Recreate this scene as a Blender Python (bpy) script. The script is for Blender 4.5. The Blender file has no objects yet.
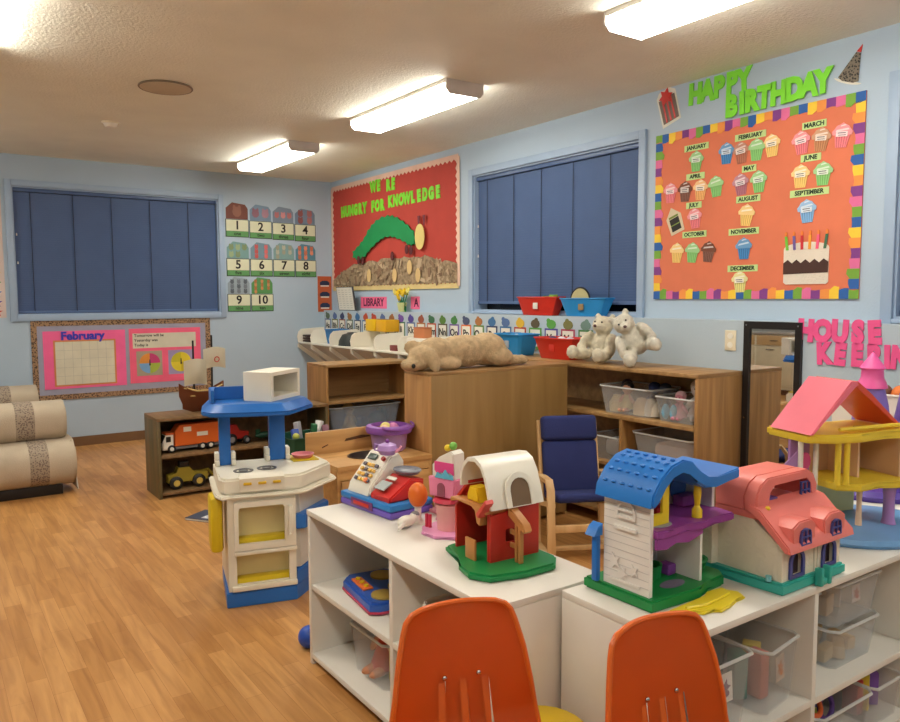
import bpy, bmesh, math, random
from mathutils import Vector, Matrix
R = math.radians; PI = math.pi
rnd = random.Random(11)
scene = bpy.context.scene
COL = scene.collection
H = 2.7

# ------------------------------------------------------------------ materials
def lin(c):
    return tuple(((v/255)/12.92 if v/255 <= .04045 else (((v/255)+.055)/1.055)**2.4) for v in c)
_m = {}
def mat(rgb, rough=.45, metal=0, alpha=1, bump=0, bscale=60, var=.04, vscale=6, emis=0, trans=0, coat=0):
    """procedural principled material; rgb is sRGB 0-255"""
    key = (rgb, rough, metal, alpha, bump, bscale, var, vscale, emis, trans, coat)
    if key in _m: return _m[key]
    m = bpy.data.materials.new('mat_%d' % len(_m)); m.use_nodes = True
    nt = m.node_tree; N = nt.nodes; L = nt.links
    b = N['Principled BSDF']; c = lin(rgb)
    b.inputs['Roughness'].default_value = rough; b.inputs['Metallic'].default_value = metal
    b.inputs['Alpha'].default_value = alpha; b.inputs['Transmission Weight'].default_value = trans
    b.inputs['Coat Weight'].default_value = coat
    b.inputs['Base Color'].default_value = (*c, 1)
    tc = N.new('ShaderNodeTexCoord')
    if var:
        n = N.new('ShaderNodeTexNoise'); n.inputs['Scale'].default_value = vscale; n.inputs['Detail'].default_value = 4
        r = N.new('ShaderNodeValToRGB')
        r.color_ramp.elements[0].position = .3; r.color_ramp.elements[1].position = .7
        r.color_ramp.elements[0].color = (*[max(0, v*(1-var*2.2)) for v in c], 1)
        r.color_ramp.elements[1].color = (*[min(1, v*(1+var)) for v in c], 1)
        L.new(tc.outputs['Object'], n.inputs['Vector']); L.new(n.outputs['Fac'], r.inputs['Fac'])
        L.new(r.outputs['Color'], b.inputs['Base Color'])
    if bump:
        n = N.new('ShaderNodeTexNoise'); n.inputs['Scale'].default_value = bscale; n.inputs['Detail'].default_value = 3
        bp = N.new('ShaderNodeBump'); bp.inputs['Strength'].default_value = bump; bp.inputs['Distance'].default_value = .01
        L.new(tc.outputs['Object'], n.inputs['Vector']); L.new(n.outputs['Fac'], bp.inputs['Height'])
        L.new(bp.outputs['Normal'], b.inputs['Normal'])
    if emis:
        b.inputs['Emission Color'].default_value = (*c, 1); b.inputs['Emission Strength'].default_value = emis
    _m[key] = m
    return m

def wood(dark, light, axis='X', scale=1.0, rough=.45, ply=False):
    key = ('wood', dark, light, axis, scale, rough)
    if key in _m: return _m[key]
    m = bpy.data.materials.new('wood_%d' % len(_m)); m.use_nodes = True
    nt = m.node_tree; N = nt.nodes; L = nt.links; b = N['Principled BSDF']; b.inputs['Roughness'].default_value = rough
    tc = N.new('ShaderNodeTexCoord'); mp = N.new('ShaderNodeMapping')
    s = {'X': (1.2, 14, 14), 'Y': (14, 1.2, 14), 'Z': (14, 14, 1.2)}[axis]
    mp.inputs['Scale'].default_value = tuple(v*scale for v in s)
    n = N.new('ShaderNodeTexNoise'); n.inputs['Scale'].default_value = 1.3; n.inputs['Detail'].default_value = 6; n.inputs['Distortion'].default_value = .6
    r = N.new('ShaderNodeValToRGB'); r.color_ramp.elements[0].position = .3; r.color_ramp.elements[1].position = .72
    r.color_ramp.elements[0].color = (*lin(dark), 1); r.color_ramp.elements[1].color = (*lin(light), 1)
    L.new(tc.outputs['Object'], mp.inputs['Vector']); L.new(mp.outputs['Vector'], n.inputs['Vector'])
    L.new(n.outputs['Fac'], r.inputs['Fac']); L.new(r.outputs['Color'], b.inputs['Base Color'])
    _m[key] = m
    return m

def floor_mat():
    m = bpy.data.materials.new('laminate_planks'); m.use_nodes = True
    nt = m.node_tree; N = nt.nodes; L = nt.links; b = N['Principled BSDF']
    tc = N.new('ShaderNodeTexCoord'); mp = N.new('ShaderNodeMapping'); mp.inputs['Rotation'].default_value = (0, 0, R(90))
    br = N.new('ShaderNodeTexBrick'); br.offset = .37; br.inputs['Scale'].default_value = 1
    br.inputs['Brick Width'].default_value = .42; br.inputs['Row Height'].default_value = .068
    br.inputs['Mortar Size'].default_value = .0006; br.inputs['Bias'].default_value = 0
    br.inputs['Color1'].default_value = (*lin((209, 157, 96)), 1); br.inputs['Color2'].default_value = (*lin((186, 133, 74)), 1)
    br.inputs['Mortar'].default_value = (*lin((160, 104, 56)), 1)
    L.new(tc.outputs['Object'], mp.inputs['Vector']); L.new(mp.outputs['Vector'], br.inputs['Vector'])
    mp2 = N.new('ShaderNodeMapping'); mp2.inputs['Scale'].default_value = (26, 2.2, 1)
    n = N.new('ShaderNodeTexNoise'); n.inputs['Scale'].default_value = 1; n.inputs['Detail'].default_value = 6; n.inputs['Distortion'].default_value = .8
    L.new(tc.outputs['Object'], mp2.inputs['Vector']); L.new(mp2.outputs['Vector'], n.inputs['Vector'])
    mx = N.new('ShaderNodeMixRGB'); mx.blend_type = 'MULTIPLY'; mx.inputs['Fac'].default_value = .75
    r = N.new('ShaderNodeValToRGB'); r.color_ramp.elements[0].position = .32; r.color_ramp.elements[1].position = .62
    r.color_ramp.elements[0].color = (*lin((212, 200, 188)), 1); r.color_ramp.elements[1].color = (1, 1, 1, 1)
    L.new(n.outputs['Fac'], r.inputs['Fac']); L.new(br.outputs['Color'], mx.inputs['Color1']); L.new(r.outputs['Color'], mx.inputs['Color2'])
    L.new(mx.outputs['Color'], b.inputs['Base Color'])
    b.inputs['Roughness'].default_value = .36; b.inputs['Specular IOR Level'].default_value = .4
    return m

def check_mat(c1, c2, scale, rough=.7):
    m = bpy.data.materials.new('pattern_%d' % len(bpy.data.materials)); m.use_nodes = True
    nt = m.node_tree; N = nt.nodes; L = nt.links; b = N['Principled BSDF']; b.inputs['Roughness'].default_value = rough
    tc = N.new('ShaderNodeTexCoord'); v = N.new('ShaderNodeTexVoronoi'); v.inputs['Scale'].default_value = scale
    r = N.new('ShaderNodeValToRGB'); r.color_ramp.interpolation = 'CONSTANT'
    r.color_ramp.elements[0].color = (*lin(c1), 1); r.color_ramp.elements[1].color = (*lin(c2), 1); r.color_ramp.elements[1].position = .42
    L.new(tc.outputs['Object'], v.inputs['Vector']); L.new(v.outputs['Distance'], r.inputs['Fac']); L.new(r.outputs['Color'], b.inputs['Base Color'])
    return m

# ------------------------------------------------------------------ mesh builder
class G:
    def __init__(s): s.bm = bmesh.new(); s.mi = 0
    def _new(s, f0):
        for f in list(s.bm.faces)[f0:]: f.material_index = s.mi
    def box(s, x0, x1, y0, y1, z0, z1, bev=0, seg=2, M=None):
        f0 = len(s.bm.faces)
        r = bmesh.ops.create_cube(s.bm, size=1); vs = r['verts']
        for v in vs:
            v.co = Vector(((x0+x1)/2 + v.co.x*(x1-x0), (y0+y1)/2 + v.co.y*(y1-y0), (z0+z1)/2 + v.co.z*(z1-z0)))
        if M is not None:
            for v in vs: v.co = M @ v.co
        if bev:
            es = list({e for v in vs for e in v.link_edges})
            bmesh.ops.bevel(s.bm, geom=es, offset=bev, segments=seg, affect='EDGES', profile=.5)
        s._new(f0); return s
    def cyl(s, p0, p1, r, r2=None, n=16, caps=True):
        f0 = len(s.bm.faces)
        p0 = Vector(p0); p1 = Vector(p1); r2 = r if r2 is None else r2
        d = p1-p0; q = d.to_track_quat('Z', 'Y')
        o = bmesh.ops.create_cone(s.bm, cap_ends=caps, segments=n, radius1=r, radius2=max(r2, 1e-5), depth=d.length)
        for v in o['verts']: v.co = q @ v.co + (p0+p1)/2
        s._new(f0); return s
    def sph(s, c, r, n=14, rot=None):
        f0 = len(s.bm.faces)
        if not hasattr(r, '__len__'): r = (r, r, r)
        o = bmesh.ops.create_uvsphere(s.bm, u_segments=n, v_segments=max(6, n*2//3), radius=1)
        for v in o['verts']:
            p = Vector((v.co.x*r[0], v.co.y*r[1], v.co.z*r[2]))
            if rot is not None: p = rot @ p
            v.co = p + Vector(c)
        s._new(f0); return s
    def tube(s, pts, r, n=8, closed=False):
        f0 = len(s.bm.faces)
        pts = [Vector(p) for p in pts]; k = len(pts); rings = []
        rr = r if hasattr(r, '__len__') else [r]*k
        up = Vector((0, 0, 1)); prev = None
        for i, p in enumerate(pts):
            a = pts[(i-1) % k] if (i or closed) else p; b = pts[(i+1) % k] if (i < k-1 or closed) else p
            t = (b-a).normalized()
            if prev is None: x = t.orthogonal().normalized()
            else:
                x = (prev - t*prev.dot(t)); x = x.normalized() if x.length > 1e-6 else t.orthogonal().normalized()
            prev = x; y = t.cross(x)
            rings.append([s.bm.verts.new(p + rr[i]*(math.cos(2*PI*j/n)*x + math.sin(2*PI*j/n)*y)) for j in range(n)])
        for i in range(k if closed else k-1):
            A = rings[i]; B = rings[(i+1) % k]
            for j in range(n): s.bm.faces.new((A[j], A[(j+1) % n], B[(j+1) % n], B[j]))
        if not closed:
            s.bm.faces.new(rings[0][::-1]); s.bm.faces.new(rings[-1])
        s._new(f0); return s
    def lathe(s, prof, c=(0, 0, 0), n=24, sx=1, sy=1):
        f0 = len(s.bm.faces); c = Vector(c); rings = []
        for r, z in prof:
            if r < 1e-5: rings.append([s.bm.verts.new(c+Vector((0, 0, z)))])
            else: rings.append([s.bm.verts.new(c+Vector((r*sx*math.cos(2*PI*j/n), r*sy*math.sin(2*PI*j/n), z))) for j in range(n)])
        for A, B in zip(rings, rings[1:]):
            for j in range(n):
                a = A[j % len(A)]; a2 = A[(j+1) % len(A)]; b = B[j % len(B)]; b2 = B[(j+1) % len(B)]
                f = []
                for v in (a, a2, b2, b):
                    if v not in f: f.append(v)
                if len(f) > 2: s.bm.faces.new(f)
        s._new(f0); return s
    def pr(s, pts, a, b, ax='Z', holes=(), bev=0):
        """prism: 2-D outline (with holes) extruded from a to b along ax; 2-D axes are the two others in order"""
        f0 = len(s.bm.faces)
        def P(u, v, w): return Vector({'Z': (u, v, w), 'Y': (u, w, v), 'X': (w, u, v)}[ax])
        if not holes:
            lo = [s.bm.verts.new(P(u, v, a)) for u, v in pts]; hi = [s.bm.verts.new(P(u, v, b)) for u, v in pts]
            n = len(pts); fs = [s.bm.faces.new(lo), s.bm.faces.new(hi)]
            for i in range(n): s.bm.faces.new((lo[i], lo[(i+1) % n], hi[(i+1) % n], hi[i]))
            if bev:
                es = list({e for f in fs for e in f.edges})
                bmesh.ops.bevel(s.bm, geom=es, offset=bev, segments=2, affect='EDGES')
        else:
            t = bmesh.new(); loops = []
            for lp in (pts,)+tuple(holes):
                vs = [t.verts.new(P(u, v, a)) for u, v in lp]
                loops.append(len(vs))
                for i in range(len(vs)): t.edges.new((vs[i], vs[(i+1) % len(vs)]))
            bmesh.ops.triangle_fill(t, use_beauty=True, use_dissolve=False, edges=t.edges[:])
            t.verts.index_update(); t.verts.ensure_lookup_table()
            vs = list(t.verts); d = P(0, 0, b)-P(0, 0, a)
            lo = [s.bm.verts.new(v.co) for v in vs]; hi = [s.bm.verts.new(v.co+d) for v in vs]
            for f in t.faces:
                ix = [v.index for v in f.verts]
                s.bm.faces.new([lo[i] for i in ix]); s.bm.faces.new([hi[i] for i in ix][::-1])
            k = 0
            for n in loops:
                for i in range(n):
                    p, q = k+i, k+(i+1) % n
                    s.bm.faces.new((lo[p], lo[q], hi[q], hi[p]))
                k += n
            t.free()
        s._new(f0); return s
    def quadgrid(s, rows, thick=0):
        f0 = len(s.bm.faces)
        vs = [[s.bm.verts.new(p) for p in r] for r in rows]
        for A, B in zip(vs, vs[1:]):
            for j in range(len(A)-1): s.bm.faces.new((A[j], A[j+1], B[j+1], B[j]))
        s._new(f0)
        if thick:
            bmesh.ops.solidify(s.bm, geom=list(s.bm.faces)[f0:], thickness=thick)
        return s
    def xf(s, M):
        bmesh.ops.transform(s.bm, matrix=M, verts=s.bm.verts[:]); return s
    def mesh(s, name, angle=38):
        bmesh.ops.recalc_face_normals(s.bm, faces=s.bm.faces[:])
        for f in s.bm.faces: f.smooth = True
        for e in s.bm.edges:
            if len(e.link_faces) == 2:
                if e.calc_face_angle(0) > R(angle): e.smooth = False
        me = bpy.data.meshes.new(name); s.bm.to_mesh(me); s.bm.free(); return me

def tag(o, label, cat, group=None):
    o['label'] = label; o['category'] = cat
    if group: o['group'] = group
    return o
def mk(name, g, m, parent=None, loc=None, rz=0, rot=None, label=None):
    me = g.mesh(name) if isinstance(g, G) else g
    o = bpy.data.objects.new(name, me); COL.objects.link(o)
    ms = m if isinstance(m, (list, tuple)) else [m]
    if len(me.materials) == 0:
        for x in ms: me.materials.append(x)
    if parent: o.parent = parent
    if loc is not None: o.location = loc
    if rot is not None: o.rotation_euler = rot if not isinstance(rot, Matrix) else rot.to_euler()
    elif rz: o.rotation_euler = (0, 0, rz)
    if label: o['label'] = label
    return o
def T(name, label, cat, loc=(0, 0, 0), rz=0, group=None, rot=None):
    o = bpy.data.objects.new(name, None); COL.objects.link(o); o.empty_display_size = .05
    o.location = loc
    if rot is not None: o.rotation_euler = rot.to_euler() if isinstance(rot, Matrix) else rot
    else: o.rotation_euler = (0, 0, rz)
    return tag(o, label, cat, group)
def struct(name, g, m, parent=None):
    o = mk(name, g, m, parent)
    if not parent: o['kind'] = 'structure'
    return o
def S(o, name, g, m, **k):   # part of o
    return mk(name, g, m, o, **k)
def single(name, g, m, label, cat, group=None, **k):
    return tag(mk(name, g, m, **k), label, cat, group)
def copytree(o, parent=None):
    c = o.copy(); COL.objects.link(c)
    if parent: c.parent = parent
    for ch in list(o.children): copytree(ch, c)
    return c

MA = Matrix(((1, 0, 0), (0, 0, -1), (0, 1, 0)))        # back wall: x right, y up, z out of the wall
MB = Matrix(((0, 0, -1), (-1, 0, 0), (0, 1, 0)))       # right wall
def tilt(M, a): return M @ Matrix.Rotation(a, 3, 'Z')
def onA(x, z, d=.002): return (x, -d, z)
def onB(y, z, d=.002, low=False): return (-(.12 if low else 0)-d, y, z)

_t = {}
def text_mesh(s, size, ext=.0006, off=0, sx=1, align='CENTER', space=1):
    key = (s, size, ext, off, sx, align, space)
    if key in _t: return _t[key].copy()
    cu = bpy.data.curves.new('lettering', 'FONT'); cu.body = s; cu.size = size; cu.extrude = ext; cu.offset = off
    cu.align_x = align; cu.align_y = 'CENTER'; cu.resolution_u = 3; cu.space_character = space
    o = bpy.data.objects.new('lettering', cu); COL.objects.link(o)
    bpy.context.view_layer.update()
    me = bpy.data.meshes.new_from_object(o.evaluated_get(bpy.context.evaluated_depsgraph_get()))
    bpy.data.objects.remove(o); bpy.data.curves.remove(cu)
    for v in me.vertices: v.co.x *= sx
    me.materials.clear(); _t[key] = me
    return me.copy()
def circ(cx, cy, rx, ry=None, n=20, a0=0, a1=2*PI):
    ry = rx if ry is None else ry
    full = abs(a1-a0-2*PI) < 1e-6
    k = n if full else n+1
    return [(cx+rx*math.cos(a0+(a1-a0)*i/n), cy+ry*math.sin(a0+(a1-a0)*i/n)) for i in range(k)]
def rect(x0, x1, y0, y1): return [(x0, y0), (x1, y0), (x1, y1), (x0, y1)]
def arch(x0, x1, y0, ys, n=8):
    r = (x1-x0)/2; return [(x0, y0), (x1, y0)] + [((x0+x1)/2+r*math.cos(a), ys+r*math.sin(a)) for a in [PI*i/n for i in range(n+1)]]
def star(cx, cy, r0, r1, n, ph=0):
    return [(cx+(r0 if i % 2 else r1)*math.cos(PI*i/n+ph), cy+(r0 if i % 2 else r1)*math.sin(PI*i/n+ph)) for i in range(2*n)]

WHITE = mat((236, 232, 222), .35, var=.02); WPL = mat((238, 234, 220), .3, var=.015)
BLACK = mat((22, 22, 24), .4); PAPERW = mat((226, 224, 212), .8, var=.02)
GREY = mat((130, 130, 135), .5); RED = mat((205, 40, 28), .35); BLUE = mat((28, 112, 200), .35)
YEL = mat((240, 205, 40), .4); GRN = mat((18, 140, 78), .4); PINK = mat((240, 120, 160), .4)
PURP = mat((140, 70, 165), .4); ORG = mat((235, 115, 30), .4); TAN = mat((196, 150, 96), .6)
LPURP = mat((176, 140, 205), .4); TEAL = mat((50, 170, 165), .4); CREAM = mat((228, 218, 190), .55)
BROWN = mat((96, 58, 34), .6); NAVY = mat((30, 42, 88), .7); LBLUE = mat((110, 180, 220), .45); LPINK = mat((245, 165, 190), .4)
DGRN = mat((20, 66, 44), .5); CHROME = mat((190, 190, 190), .2, metal=1, var=0)
# ------------------------------------------------------------------ the room
WALL = mat((176, 196, 214), .7, bump=.15, bscale=90, var=.015, vscale=2)
TRIMB = mat((160, 182, 208), .5, var=.02)
XL, YF = -6.9, -10.2
A1 = (-3.17, -1.30, 1.255, 2.42)      # window_1 opening on back wall  x0,x1,z0,z1
B1 = (-4.52, -2.70, 1.285, 2.42)      # window_2 opening on right wall y0,y1
B2 = (-7.98, -6.14, 1.285, 2.42)      # window_3
def wallA():
    g = G(); x0, x1, z0, z1 = A1
    g.box(XL-.15, x0, 0, .15, 0, H); g.box(x1, .15, 0, .15, 0, H); g.box(x0, x1, 0, .15, 0, z0); g.box(x0, x1, 0, .15, z1, H)
    return g
struct('wall_back', wallA(), WALL)
g = G()
ys = [YF, B2[0], B2[1], B1[0], B1[1], 0]
for i in (0, 2, 4): g.box(0, .15, ys[i], ys[i+1], 0, H)
for w in (B1, B2): g.box(0, .15, w[0], w[1], 0, w[2]); g.box(0, .15, w[0], w[1], w[3], H)
struct('wall_right', g, WALL)
struct('trim_1', G().box(-.12, -.001, YF, -.001, 0, 1.262), mat((178, 194, 206), .7, bump=.15, bscale=90, var=.015, vscale=2))   # thicker lower wall with a ledge
struct('wall_left', G().box(XL-.15, XL, YF, 0, 0, H), WALL)
struct('wall_front', G().box(XL-.15, .15, YF-.15, YF, 0, H), WALL)
struct('floor', G().box(XL-.15, .15, YF-.15, .15, -.1, 0), floor_mat())
struct('ceiling', G().box(XL-.15, .15, YF-.15, .15, H, H+.1), mat((238, 238, 224), .75, bump=.45, bscale=75, var=.02, vscale=3))
BASEM = mat((120, 88, 58), .5)
struct('baseboard_back', G().box(XL, -.121, -.015, -.001, 0, .09), BASEM)
struct('baseboard_right', G().box(-.135, -.121, YF, -.02, 0, .09), BASEM)
struct('baseboard_left', G().box(XL+.001, XL+.015, YF, -.02, 0, .09), BASEM)

BLIND = mat((84, 108, 150), .5, var=.03); CORD = mat((20, 30, 56), .6)
def window(name, a0, a1, z0, z1, M, org, flip):
    w = a1-a0; h = z1-z0
    t = bpy.data.objects.new(name, None); COL.objects.link(t); t['kind'] = 'structure'
    t.location = org; t.rotation_euler = M.to_euler()
    fw = .055
    g = G()
    for q in ((-fw, 0, -fw, h+fw), (w, w+fw, -fw, h+fw), (0, w, h, h+fw), (0, w, -fw if z0 < 1.28 else -.02, 0)):
        g.box(q[0], q[1], q[2], q[3], .0005, .022, .003)
    for q in ((0, .012, 0, h), (w-.012, w, 0, h), (.012, w-.012, h-.012, h), (.012, w-.012, 0, .012)):
        g.box(q[0], q[1], q[2], q[3], -.14, .0005)
    mk('window_frame', g, TRIMB, t)
    mk('glass_pane', G().box(.012, w-.012, .012, h-.012, -.14, -.132), mat((16, 20, 28), .08, var=0), t)
    return t
def blind(label, w, h, M, org, gap, n=52):
    t = T('window_blind', label, 'blind', org, rot=M, group=None)
    S(t, 'headrail', G().box(.014, w-.014, h-.045, h-.012, -.06, -.015, .003), mat((74, 98, 140), .35))
    g = G(); top = h-.05; step = (top-gap-.02)/n
    for i in range(n):
        z = top-(i+.5)*step
        Mr = Matrix.Translation((0, z, -.04)) @ Matrix.Rotation(R(16), 4, 'X')
        g.box(.016, w-.016, -step*.56, step*.56, -.0012, .0012, M=Mr)
    S(t, 'slats', g, BLIND)
    S(t, 'bottom_rail', G().box(.016, w-.016, gap, gap+.022, -.05, -.028, .003), BLIND)
    for k in (.08, .27, .45, .64, .84):
        S(t, 'ladder_cord', G().box(w*k-.0025, w*k+.0025, gap+.02, top, -.03, -.0275), CORD)
    for k in (.62, .40):
        S(t, 'cord_toggle', G().cyl((.03, h*k, -.022), (.03, h*k+.022, -.022), .006, .004, 8), WHITE)
    return t
x0, x1, z0, z1 = A1
window('window_1', x0, x1, z0, z1, MA, (x0, 0, z0), 1)
blind('closed dark blue slatted blind in the window above the calendar board', x1-x0, z1-z0, MA, (x0, 0, z0), .015)
y0, y1, z0, z1 = B1
window('window_2', 0, y1-y0, z0, z1, MB, (0, y1, z0), 1)
blind('closed dark blue slatted blind between the red caterpillar board and the birthday board', y1-y0, z1-z0, MB, (0, y1, z0), .06)
y0, y1, z0, z1 = B2
window('window_3', 0, y1-y0, z0, z1, MB, (0, y1, z0), 1)
blind('dark blue blind at the right edge, beyond the birthday board', y1-y0, z1-z0, MB, (0, y1, z0), .02)

# ------------------------------------------------------------------ ceiling lights
LAMP = mat((255, 250, 238), .4, var=0, emis=10.0)
LHOUS = mat((224, 218, 212), .5)
def light(x, y, label, endcaps=True):
    t = T('ceiling_light', label, 'ceiling light', (x, y, H), group='fluorescent ceiling lights')
    w, l = .135, .61
    S(t, 'housing', G().box(-w-.002, w+.002, -l+.0075, l-.0075, -.024, -.001, .002), LHOUS)
    g = G(); g.pr([(-w+.003, -.0245), (w-.003, -.0245), (w-.003, -.055), (w-.025, -.08), (-w+.025, -.08), (-w+.003, -.055)], -l+.008, l-.008, 'Y')
    S(t, 'diffuser', g, LAMP)
    for s in (-1, 1):
        g = G(); g.pr([(-w-.004, -.001), (w+.004, -.001), (w+.004, -.057), (w-.023, -.085), (-w+.023, -.085), (-w-.004, -.057)], s*l-.006, s*l+.006, 'Y')
        S(t, 'end_cap', g, LHOUS)
    return t
light(-1.20, -1.33, 'lit fluorescent fixture nearest the back wall, with glowing wrap diffuser')
light(-1.14, -3.53, 'lit fluorescent fixture in the middle of the ceiling, second from the back wall')
light(-1.14, -6.03, 'lit fluorescent fixture at the top edge above the birthday board')
light(-1.09, -8.6, 'lit fluorescent fixture behind the viewpoint on the right row')
light(-3.68, -3.92, 'bright fluorescent fixture at the top left corner of the ceiling')
light(-4.40, -1.60, 'lit fluorescent fixture near the back wall in the left row')
light(-4.0, -6.2, 'lit fluorescent fixture overhead in the left row')
light(-4.0, -8.7, 'lit fluorescent fixture behind the viewpoint in the left row')
t = T('ceiling_speaker', 'round beige speaker grille set in the ceiling', 'ceiling speaker', (-2.6, -3.02, H))
S(t, 'grille', G().lathe([(0, -.022), (.11, -.02), (.15, -.012), (.156, -.001), (0, -.001)], n=32), mat((196, 178, 150), .7, bump=.5, bscale=300))
S(t, 'rim', G().tube([(.155*math.cos(a), .155*math.sin(a), -.007) for a in [2*PI*i/32 for i in range(32)]], .006, 6, True), mat((120, 104, 84), .6))
t = T('smoke_detector', 'small round cream smoke detector on the ceiling', 'smoke detector', (-2.68, -1.81, H))
S(t, 'base_plate', G().lathe([(0, -.012), (.06, -.012), (.062, -.001), (0, -.001)]), CREAM)
S(t, 'sensor_cap', G().lathe([(0, -.04), (.035, -.038), (.05, -.0125), (0, -.0125)]), WPL)
t = T('light_switch', 'cream double switch plate on the wall left of the mirror', 'switch', onB(-5.315, 1.148, .001, True), rot=MB)
S(t, 'plate', G().box(-.036, .036, -.058, .058, 0, .006, .002), CREAM)
for s in (-.026, .026): S(t, 'outlet_face', G().lathe([(.017, 0), (.017, .009), (0, .01)], (0, s, 0)), WPL)

# ------------------------------------------------------------------ calendar board on the back wall
def cb(x0, x1, y0, y1, z0, z1, bev=0): return G().box(x0, x1, y0, y1, z0, z1, bev)
bx0, bx1, bz0, bz1 = -3.07, -1.42, .455, 1.2
t = T('bulletin_board', 'lilac calendar board with brown patterned border under the left window', 'bulletin board', onA((bx0+bx1)/2, bz0), rot=MA)
w = (bx1-bx0)/2; h = bz1-bz0
S(t, 'backing', cb(-w, w, 0, h, 0, .006), mat((160, 162, 184), .8))
PAT = check_mat((74, 56, 44), (160, 128, 96), 64)
def scal(x0, x1, y0, y1, d, vert=False):
    """strip with a scalloped inner edge"""
    p = [(x0, y0), (x1, y0)]
    return p
for q in ((-w, w, h-.05, h), (-w, w, 0, .05), (-w, -w+.05, .05, h-.05), (w-.05, w, .05, h-.05)):
    S(t, 'border_strip', cb(*q, .0065, .0085), PAT)
HOT = mat((248, 106, 162), .7)
t2 = T('calendar_poster', 'pink February calendar poster with blank grid, left on the calendar board', 'poster', onA(-2.615, .83, .0095), rot=MA)
S(t2, 'poster_sheet', cb(-.36, .36, -.272, .272, 0, .002), HOT)
S(t2, 'calendar_border', cb(-.275, .27, -.25, .185, .0022, .0035), mat((222, 140, 80), .7))
S(t2, 'calendar_sheet', cb(-.26, .255, -.235, .17, .0037, .005), mat((218, 214, 192), .75))
g = G()
for i in range(8): g.box(-.26+.0736*i-.001, -.26+.0736*i+.001 if i < 7 else .255, -.235, .17, .0052, .0056)
for i in range(6): g.box(-.26, .255, -.235+.081*i-.001, -.235+.081*i+.001, .0052, .0056)
S(t2, 'grid_lines', g, mat((176, 176, 166), .8))
S(t2, 'title', text_mesh('February', .105, .002, .004), mat((60, 60, 190), .6), loc=(-.02, .222, .0052))
t2 = T('weather_poster', 'pink poster with text panel and two picture wheels, right on the calendar board', 'poster', onA(-1.873, .837, .0095), rot=MA)
S(t2, 'poster_sheet', cb(-.348, .348, -.27, .27, 0, .002), mat((246, 102, 138), .7))
S(t2, 'text_panel', cb(-.315, .3, .075, .222, .0022, .0035), mat((214, 210, 190), .75))
for i, s in enumerate(('Tomorrow will be', 'Yesterday was', 'Today is')):
    S(t2, 'text_line', text_mesh(s, .038, .0006, .0008, align='LEFT'), BLACK, loc=(-.3, .2-.047*i, .0037))
for k, (cx, cols) in enumerate(((-.16, ((200, 60, 120), (230, 150, 60), (120, 170, 220), (170, 190, 70))), (.145, ((225, 205, 50), (200, 190, 40), (225, 205, 50), (205, 180, 40))))):
    wh = S(t2, 'picture_wheel', cb(cx-.125, cx+.12, -.2, .045, .0022, .0035), mat((170, 160, 140) if k == 0 else (160, 150, 190), .7))
    for j in range(4):
        S(wh, 'wheel_sector', G().pr([(cx, -.077)]+circ(cx, -.077, .1, n=8, a0=PI/2*j+PI/2, a1=PI/2*j), .0037, .0048), mat(cols[j], .6))
    S(wh, 'arrow', G().pr([(cx-.008, -.1), (cx+.008, -.1), (cx+.004, -.04), (cx-.004, -.04)], .005, .0062), BLACK)

# ------------------------------------------------------------------ number cards
words = 'one two three four five six seven eight nine ten'.split()
picc = [((125, 80, 70), (150, 105, 90)), ((125, 150, 175), (150, 110, 125)), ((130, 145, 165), (190, 120, 120)), ((120, 140, 165), (150, 90, 90)),
        ((120, 160, 160), (130, 150, 110)), ((120, 150, 165), (190, 90, 90)), ((130, 165, 165), (160, 160, 140)), ((90, 140, 160), (200, 120, 90)), ((150, 165, 175), (90, 100, 110)), ((90, 150, 90), (180, 120, 70))]
for i in range(10):
    row = i//4; colm = i % 4
    x = -1.10+.257*colm; zb = (2.045, 1.635, 1.262)[row] - .006*colm*(row == 0)
    t = T('number_card', 'number card %d with the word %s on a green strip on the back wall' % (i+1, words[i]), 'number card', onA(x, zb), rot=MA, group='number cards one to ten')
    S(t, 'number_panel', cb(-.125, .125, 0, .185, 0, .003), mat((40, 60, 50), .7))
    S(t, 'number_sheet', cb(-.118, .118, .062, .179, .0032, .0045), mat((222, 224, 196), .75))
    S(t, 'word_strip', cb(-.118, .118, .006, .06, .0032, .0045), mat((98, 156, 96), .75))
    S(t, 'numeral', text_mesh(str(i+1), .125, .0006, .003), BLACK, loc=(0, .119, .0052))
    S(t, 'word', text_mesh(words[i], .05, .0005, .001), mat((30, 50, 30), .7), loc=(0, .034, .0052))
    bgc, fg = picc[i]
    hh = .175 if row else .17
    p = S(t, 'picture', G().pr([(-.118, .188), (.118, .188), (.118, .3), (.09, .188+hh*.9), (-.05, .188+hh), (-.118, .3)], 0, .002), mat(bgc, .75))
    n = i+1
    cols = 1 if n == 1 else (2 if n in (2, 4, 6) else 3)
    rows = (n+cols-1)//cols; k = 0
    for r_ in range(rows):
        for c_ in range(cols):
            if k >= n: continue
            k += 1
            cx = (c_-(cols-1)/2)*.215/cols; cy = .188+.15*(rows-r_-.5)/rows
            rr = min(.055 if n == 1 else .045, .15/rows/2*.92, .2/cols/2*.9)
            S(p, 'picture_figure', G().pr(circ(cx, cy, rr*.9, rr, 10), .0022, .0035).pr(circ(cx-rr*.5, cy+rr*.8, rr*.3, rr*.5, 8), .0022, .003).pr(circ(cx+rr*.5, cy+rr*.8, rr*.3, rr*.5, 8), .0022, .003), mat(fg if k % 2 else tuple(min(255, v+25) for v in fg), .75))
t = T('picture_chart', 'narrow orange hanging chart with dark pictures in the corner of the back wall', 'chart', onA(-.105, 1.245), rot=MA)
S(t, 'chart_sheet', cb(-.085, .085, 0, .4, 0, .004), mat((190, 92, 52), .7))
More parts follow.
